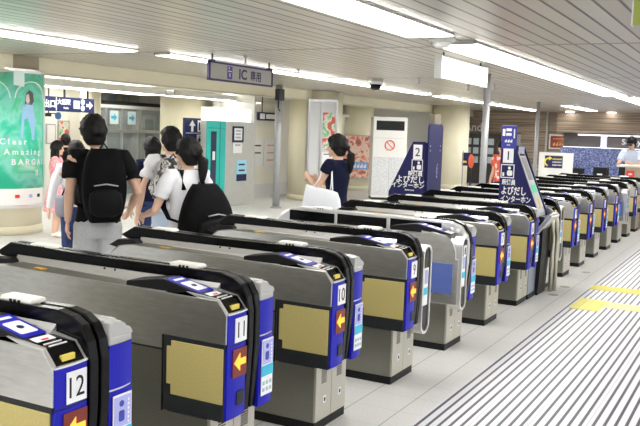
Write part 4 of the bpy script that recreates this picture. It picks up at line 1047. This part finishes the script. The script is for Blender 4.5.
    for k in (-1, 1):
        S, E_, W, pn = A[k]; f = {'short': .62, 'cap': .32, 'long': 1.0, 'dress': .6}[shirt[1]]
        e = S.lerp(E_, f) if f < 1 else E_
        o_ = V(k*.012, 0, 0)*s; pts = [S+V(-k*.05, 0, .0), S+o_*.3, S.lerp(e, .35)+o_, S.lerp(e, .7)+o_, e+o_*.6]; rad = [.066*s, .074*s, .072*s, .070*s, .070*s]
        if f == 1.: pts += [E_.lerp(W, .9)]; rad = [.062*s, .068*s, .064*s, .058*s, .052*s, .042*s]
        limb(bm, pts, rad, 14)
    if shirt[1] == 'dress':
        skin_rings(bm, [ring(bm, V(0, T(z*s), z*s), V(a*s, 0, 0), V(0, b*s, 0), 20) for z, a, b in ((1.0, .15, .11), (.85, .21, .16), (.65, .25, .2), (.47, .28, .23))])
    m_ = PINKD if shirt[0] == 'pink' else REDFLOW if shirt[0] == 'redflow' else CLOTH[shirt[0]]
    tee = finish('dress' if shirt[1] == 'dress' else 'shirt', bm, m_, t, True); body_mods(tee, vox, 2)
    # trousers or shorts
    if lower:
        bm = B(); skin_rings(bm, [ring(bm, V(0, T(z*s), z*s), V(a*s, 0, 0), V(0, b*s, 0), 20) for z, a, b in ((.76, .172, .13), (.86, .182, .135), (.95, .170, .125))])
        for k in (-1, 1):
            L = legs[k]
            if lower[1] == 'shorts': limb(bm, [L[0], L[0].lerp(L[1], .5), L[1]+V(k*.01, 0, .02)], [.102*s, .098*s, .092*s], 16)
            else: limb(bm, [L[0], L[0].lerp(L[1], .5), L[1], L[2]+V(0, 0, .0)], [.1*s, .085*s, .068*s, .058*s], 16)
        o = finish('shorts' if lower[1] == 'shorts' else 'trousers', bm, CLOTH[lower[0]], t, True); body_mods(o, vox, 2)
    for k in (-1, 1):
        L = legs[k]; bm = B(); limb(bm, [V(L[2].x, -.075*s, .045), V(L[2].x, .0, .055), V(L[2].x, .10*s, .042), V(L[2].x, .175*s, .030)], [.038*s, .048*s, .046*s, .034*s], 14, .85)
        finish('shoe', bm, CLOTH[shoes] if shoes in CLOTH else BLACKM, t, True)
    # hair
    bm = B()
    def hf(d, p):
        q = p.copy(); n_ = noise.noise(d*4.+V(h*9, 0, 0))*.014*s+noise.noise(d*11.)*.006*s; q += d*n_
        if d.y > .35 and d.z < .45: q *= .80
        elif d.z < -.25: q *= max(.55, 1+.9*(d.z+.25))
        return q
    g = 1.16 if hair != 'cap' else 1.12
    ellip(bm, (0, -.012*s, .018*s), (.091*g*s, .108*g*s, .117*g*s), 30, 20, hf)
    if hair in ('short', 'cap', 'pony', 'lowpony'):
        skin_rings(bm, [ring(bm, V(0, y_*s, z*s), V(a*s, 0, 0), V(0, b*s, 0), 20) for z, y_, a, b in ((.02, -.03, .094, .085), (-.05, -.036, .092, .07), (-.085, -.045, .074, .048), (-.10, -.047, .06, .035))])
    rs_ = random.Random(int(h*1000)+len(hair))
    for q in range(26):
        a = rs_.uniform(0, 2*PI); e = rs_.uniform(.05, 1.35); d_ = V(math.cos(e)*math.sin(a), math.cos(e)*math.cos(a), math.sin(e))
        if d_.y > .55 and d_.z < .5: continue
        b0 = V(d_.x*.092*s, -.012*s+d_.y*.108*s, .018*s+d_.z*.128*s); tg = V(d_.y, -d_.x, 0)*.02*s+d_*.016*s+V(0, 0, -.03*s)*(1-d_.z)
        limb(bm, [b0-tg, b0, b0+tg], [.016*s, .02*s, .007*s], 8)
    if hair in ('pony', 'lowpony'):
        pz = .0 if hair == 'pony' else -.03
        limb(bm, [V(0, -.095*s, (.02+pz)*s), V(0, -.14*s, (.015+pz)*s), V(0, -.165*s, (-.05+pz)*s), V(0, -.16*s, (-.14+pz)*s), V(.0, -.15*s, (-.22+pz)*s), V(0, -.145*s, (-.27+pz)*s)], [.03*s, .034*s, .046*s, .044*s, .028*s, .008*s], 14)
    if hair == 'bob':
        skin_rings(bm, [ring(bm, V(0, -.025*s, z*s), V(a*s, 0, 0), V(0, b*s, 0), 20) for z, a, b in ((.03, .095, .09), (-.05, .100, .088), (-.12, .095, .075))])
    if hair == 'long':
        skin_rings(bm, [ring(bm, V(0, -.045*s, z*s), V(a*s, 0, 0), V(0, b*s, 0), 20) for z, a, b in ((.05, .09, .075), (-.08, .1, .07), (-.2, .105, .055), (-.3, .08, .035))])
        for k in (-1, 1): limb(bm, [V(k*.075*s, .03*s, .05*s), V(k*.09*s, .035*s, -.06*s), V(k*.085*s, .05*s, -.2*s), V(k*.07*s, .06*s, -.28*s)], [.022*s, .028*s, .026*s, .01*s], 10)
    bm.transform(Hm)
    hr = finish('hair' if hair != 'cap' else 'dark_cap', bm, HAIR, t, True); body_mods(hr, .009, 1)
    if hair == 'cap':
        bm = B(); limb(bm, [V(0, .08*s, .055*s), V(0, .17*s, .035*s)], [.075*s, .055*s], 14, .12); bm.transform(Hm); finish('cap_peak', bm, BLACKM, t, True)
    return t, s, T, A, Hm
def backpack(t, s, T, m, w=.30, hgt=.48, d=.17, zc=1.15, tilt=0., label='backpack', wide_low=1.12, dx=0.):
    o = empty('backpack', t.location, t.rotation_euler.z, label, 'backpack')
    def Y(z): return T(z*s)-.135*s
    bm = B(); rs = []
    for k in range(11):
        f = k/10; z = zc-hgt/2+hgt*f; sc = math.sin(PI*min(.98, max(.06, .08+f*.86)))**.32; ww = w/2*sc*(wide_low-(wide_low-1)*f*1.6); dd = d*sc*(1.1-.35*f)
        c = V(dx+tilt*(f-.5), Y(z)-dd*.42, z*s)
        rs.append([bm.verts.new(c+V(ww*s*abs(math.cos(a))**.6*(1 if math.cos(a) > 0 else -1), dd*.55*s*abs(math.sin(a))**.6*(1 if math.sin(a) > 0 else -1), noise.noise(V(k*.7, a*2, zc*3))*.008)) for a in [2*PI*q/24 for q in range(24)]])
    skin_rings(bm, rs); md = finish('main_bag', bm, m, o, True)
    bm = B(); zz = zc-hgt*.22; dd = d
    skin_rings(bm, [ring(bm, V(dx, Y(zz)-d*.95, (zz+q)*s), V(w*.36*r*s, 0, 0), V(0, .045*r*s, 0), 18) for q, r in ((-.11, .5), (-.08, .95), (0, 1.05), (.07, .98), (.10, .55))])
    finish('front_pocket', bm, CLOTH['packg'] if m != CAMO else CAMO, o, True)
    bm = B(); limb(bm, [V(dx-.09*s, Y(zz)-d*1.0, (zz+.13)*s), V(dx, Y(zz)-d*1.06, (zz+.145)*s), V(dx+.09*s, Y(zz)-d*1.0, (zz+.13)*s)], .006, 6); finish('zip', bm, GREYP, o, True)
    bm = B(); limb(bm, [V(dx-.03, Y(zc)-.02, (zc+hgt*.5)*s), V(dx, Y(zc)-.03, (zc+hgt*.5+.04)*s), V(dx+.03, Y(zc)-.02, (zc+hgt*.5)*s)], .008, 8); finish('grab_handle', bm, BLACKM, o, True)
    for k in (-1, 1):
        bm = B(); q = k*.105*s
        limb(bm, [V(q, Y(1.2)+.02, (zc+hgt*.40)*s), V(q, T(1.44*s)-.06*s, 1.452*s), V(q*1.05, T(1.44*s)+.04*s, 1.45*s), V(q*1.15, T(1.3*s)+.135*s, 1.30*s), V(q*1.45, T(1.15*s)+.12*s, 1.12*s), V(q*1.6, T(1.0*s)+.0, 1.03*s), V(q*1.1, Y(1.0)+.01, 1.0*s)], .026*s, 10, .4); finish('strap', bm, m, o, True)
    return o
def rot_to(dx, dy): return math.atan2(dy, dx)-PI/2
def at(u, D):   # ground point on the sight line through picture column u at distance D
    c = Vector((fw.x, fw.y, 0)).normalized(); r = Vector((r0.x, r0.y, 0))
    p = c*D + r*(D*(u-320)/830.4)
    return Vector((p.x, p.y, 0))
away = lambda u, turn=0.: math.atan2(at(u, 1).y, at(u, 1).x)-PI/2+turn

# man in black
p = at(97, 6.75); t, s, T, A, _ = person('man', p, away(97, .12), 1.76, 'man in a black tee and grey shorts seen from behind, walking between gates', hair='short', head=(.25, -.05), hx=-.045,
    arms={-1: ((-.225, -.05, 1.12), (-.235, -.02, .89)), 1: ((.30, -.06, 1.12), (.27, .13, .97))})
bm = B(); limb(bm, [V(-.135*s, .07*s, 1.615*s), V(-.135*s, -.02, 1.61*s)], .004, 6); limb(bm, [V(-.14*s, .10*s, 1.615*s), V(-.09*s, .125*s, 1.615*s)], .008, 8); finish('glasses', bm, BLACKM, t)
backpack(t, s, T, CLOTH['pack'], .34, .57, .19, 1.185, wide_low=1.0, dx=.02, label='black backpack on the back of the man in grey shorts')
# woman with ponytail
p = at(184, 6.75); t, s, T, A, _ = person('woman', p, away(184, .62), 1.60, 'woman with a ponytail and white tee, lower body behind the gate', ('whitetee', 'short'), ('denim', 'long'), 'pony', female=True, head=(.35, -.05), lean=-.06,
    arms={-1: ((-.30, .02, 1.10), (-.26, .24, 1.04)), 1: ((.25, .02, 1.10), (.18, .26, 1.06))})
backpack(t, s, T, CLOTH['pack'], .47, .54, .24, 1.07, label='large black backpack sagging from the shoulders of the ponytailed woman', wide_low=1.3, dx=.05)
# man with camouflage backpack
p = at(169, 8.1); t, s, T, A, _ = person('man', p, away(169, .45), 1.68, 'man in a white tee with short black hair, between the two women', ('whitetee', 'short'), ('denim', 'long'), 'short', head=(.3, 0),
    arms={-1: ((-.30, .0, 1.12), (-.31, .08, .86))})
backpack(t, s, T, CAMO, .36, .42, .15, 1.22, dx=-.05, label='black and white camouflage backpack on the man in the white tee')
# bobbed hair
p = at(151, 9.3); person('woman', p, away(151, .5), 1.56, 'woman with bobbed black hair and a dark navy top beyond the camouflage backpack', ('navy', 'short'), ('navytr', 'long'), 'bob', female=True)
# woman in pink
p = at(55, 12.2); t, *_ = person('woman', p, away(56, -1.75), 1.42, 'woman in a pink patterned dress with long black hair standing by the green poster', ('pink', 'dress'), None, 'long', female=True, head=(-.1, -.12),
    arms={-1: ((-.21, .05, 1.09), (-.05, .20, 1.06)), 1: ((.21, .05, 1.09), (.05, .20, 1.10))})
# white shirt, navy trousers behind the man
p = at(74.5, 8.9); t, s, T, A, _ = person('person', p, away(71, .25), 1.50, 'person in a white shirt and navy trousers mostly hidden behind the man in black', ('whitetee', 'long'), ('navytr', 'long'), 'short', head=(.2, 0),
    arms={-1: ((-.27, .02, 1.10), (-.29, .14, .88))})
o = empty('shoulder_bag', p, t.rotation_euler.z, 'dark grey shoulder bag at the hip of the person in the white shirt', 'bag')
bm = B(); skin_rings(bm, [ring(bm, V(-.20, -.16, z), V(.05*k, 0, 0), V(0, .14*k, 0), 16) for z, k in ((.72, .7), (.76, 1), (.9, 1), (.94, .7))]); finish('pouch', bm, CLOTH['bag'], o, True)
bm = B(); limb(bm, [V(-.19, -.16, .92), V(-.12, -.15, 1.1), V(.0, -.13, 1.2), V(.1, -.05, 1.25)], .012, 8); finish('strap', bm, BLACKM, o, True)
# two dark-haired passers-by further off
person('person', at(64, 15.2), away(64, .3), 1.48, 'dark haired person in black far back, just above the shoulder of the person in white', ('blacktee', 'short'), ('navytr', 'long'), 'short', vox=.016)
# woman with tote
p = at(336, 8.9); t, s, T, A, _ = person('woman', p, away(336, 1.05), 1.66, 'woman in a sleeveless navy top with a ponytail, beside the column poster case', ('navy', 'cap'), ('navytr', 'long'), 'lowpony', female=True, head=(.15, -.08),
    arms={-1: ((-.23, .12, 1.13), (-.10, .31, 1.24)), 1: ((.24, .05, 1.1), (.1, .3, 1.2))})
bm = B(); box(bm, -.11, -.095, .36, .40, 1.26, 1.36); finish('phone_in_hand', bm, CHAR, t) if False else bm.free()
o = empty('tote_bag', p, t.rotation_euler.z, 'large white tote bag on the shoulder of the woman in navy', 'bag')
bm = B(); rs = []
for z, a, b in ((.80, .245, .05), (.86, .25, .065), (1.0, .22, .06), (1.08, .20, .045), (1.10, .195, .03)):
    rs.append([bm.verts.new(V(-.245, .0+.04, 0)+V(b*math.sin(q)*1., a*abs(math.cos(q))**.6*(1 if math.cos(q) > 0 else -1), z+.06*(math.cos(q))*(1 if z > 1 else 0)*.6)) for q in [2*PI*k/20 for k in range(20)]])
skin_rings(bm, rs); finish('canvas_bag', bm, CLOTH['tote'], o, True)
for dx in (-.0, .05):
    bm = B(); limb(bm, [V(-.26+dx, -.07, 1.07), V(-.20, -.05, 1.25), V(-.155, -.02, 1.41*s), V(-.17, .05, 1.38*s), V(-.24, .08, 1.2), V(-.26+dx, .15, 1.1)], .009, 8); finish('strap', bm, PAPER, o, True)
# clerk
p = at(632, 18.2); person('clerk', p, rot_to(-1, .35), 1.80, 'clerk in a pale blue shirt and dark cap leaning over the wooden counter', ('ltblue', 'short'), ('navytr', 'long'), 'cap', head=(.2, -.45), lean=.25, vox=.016, shoes='black', 
    arms={-1: ((-.24, .25, 1.12), (-.15, .42, 1.18)), 1: ((.24, .25, 1.12), (.12, .42, 1.18))})
p = at(500, 15.8); person('person', p, away(496, 2.4), 1.62, 'person with dark hair and a red floral top, half hidden by kiosk 1', ('redflow', 'short'), ('navytr', 'long'), 'short', head=(0, -.35), vox=.016)
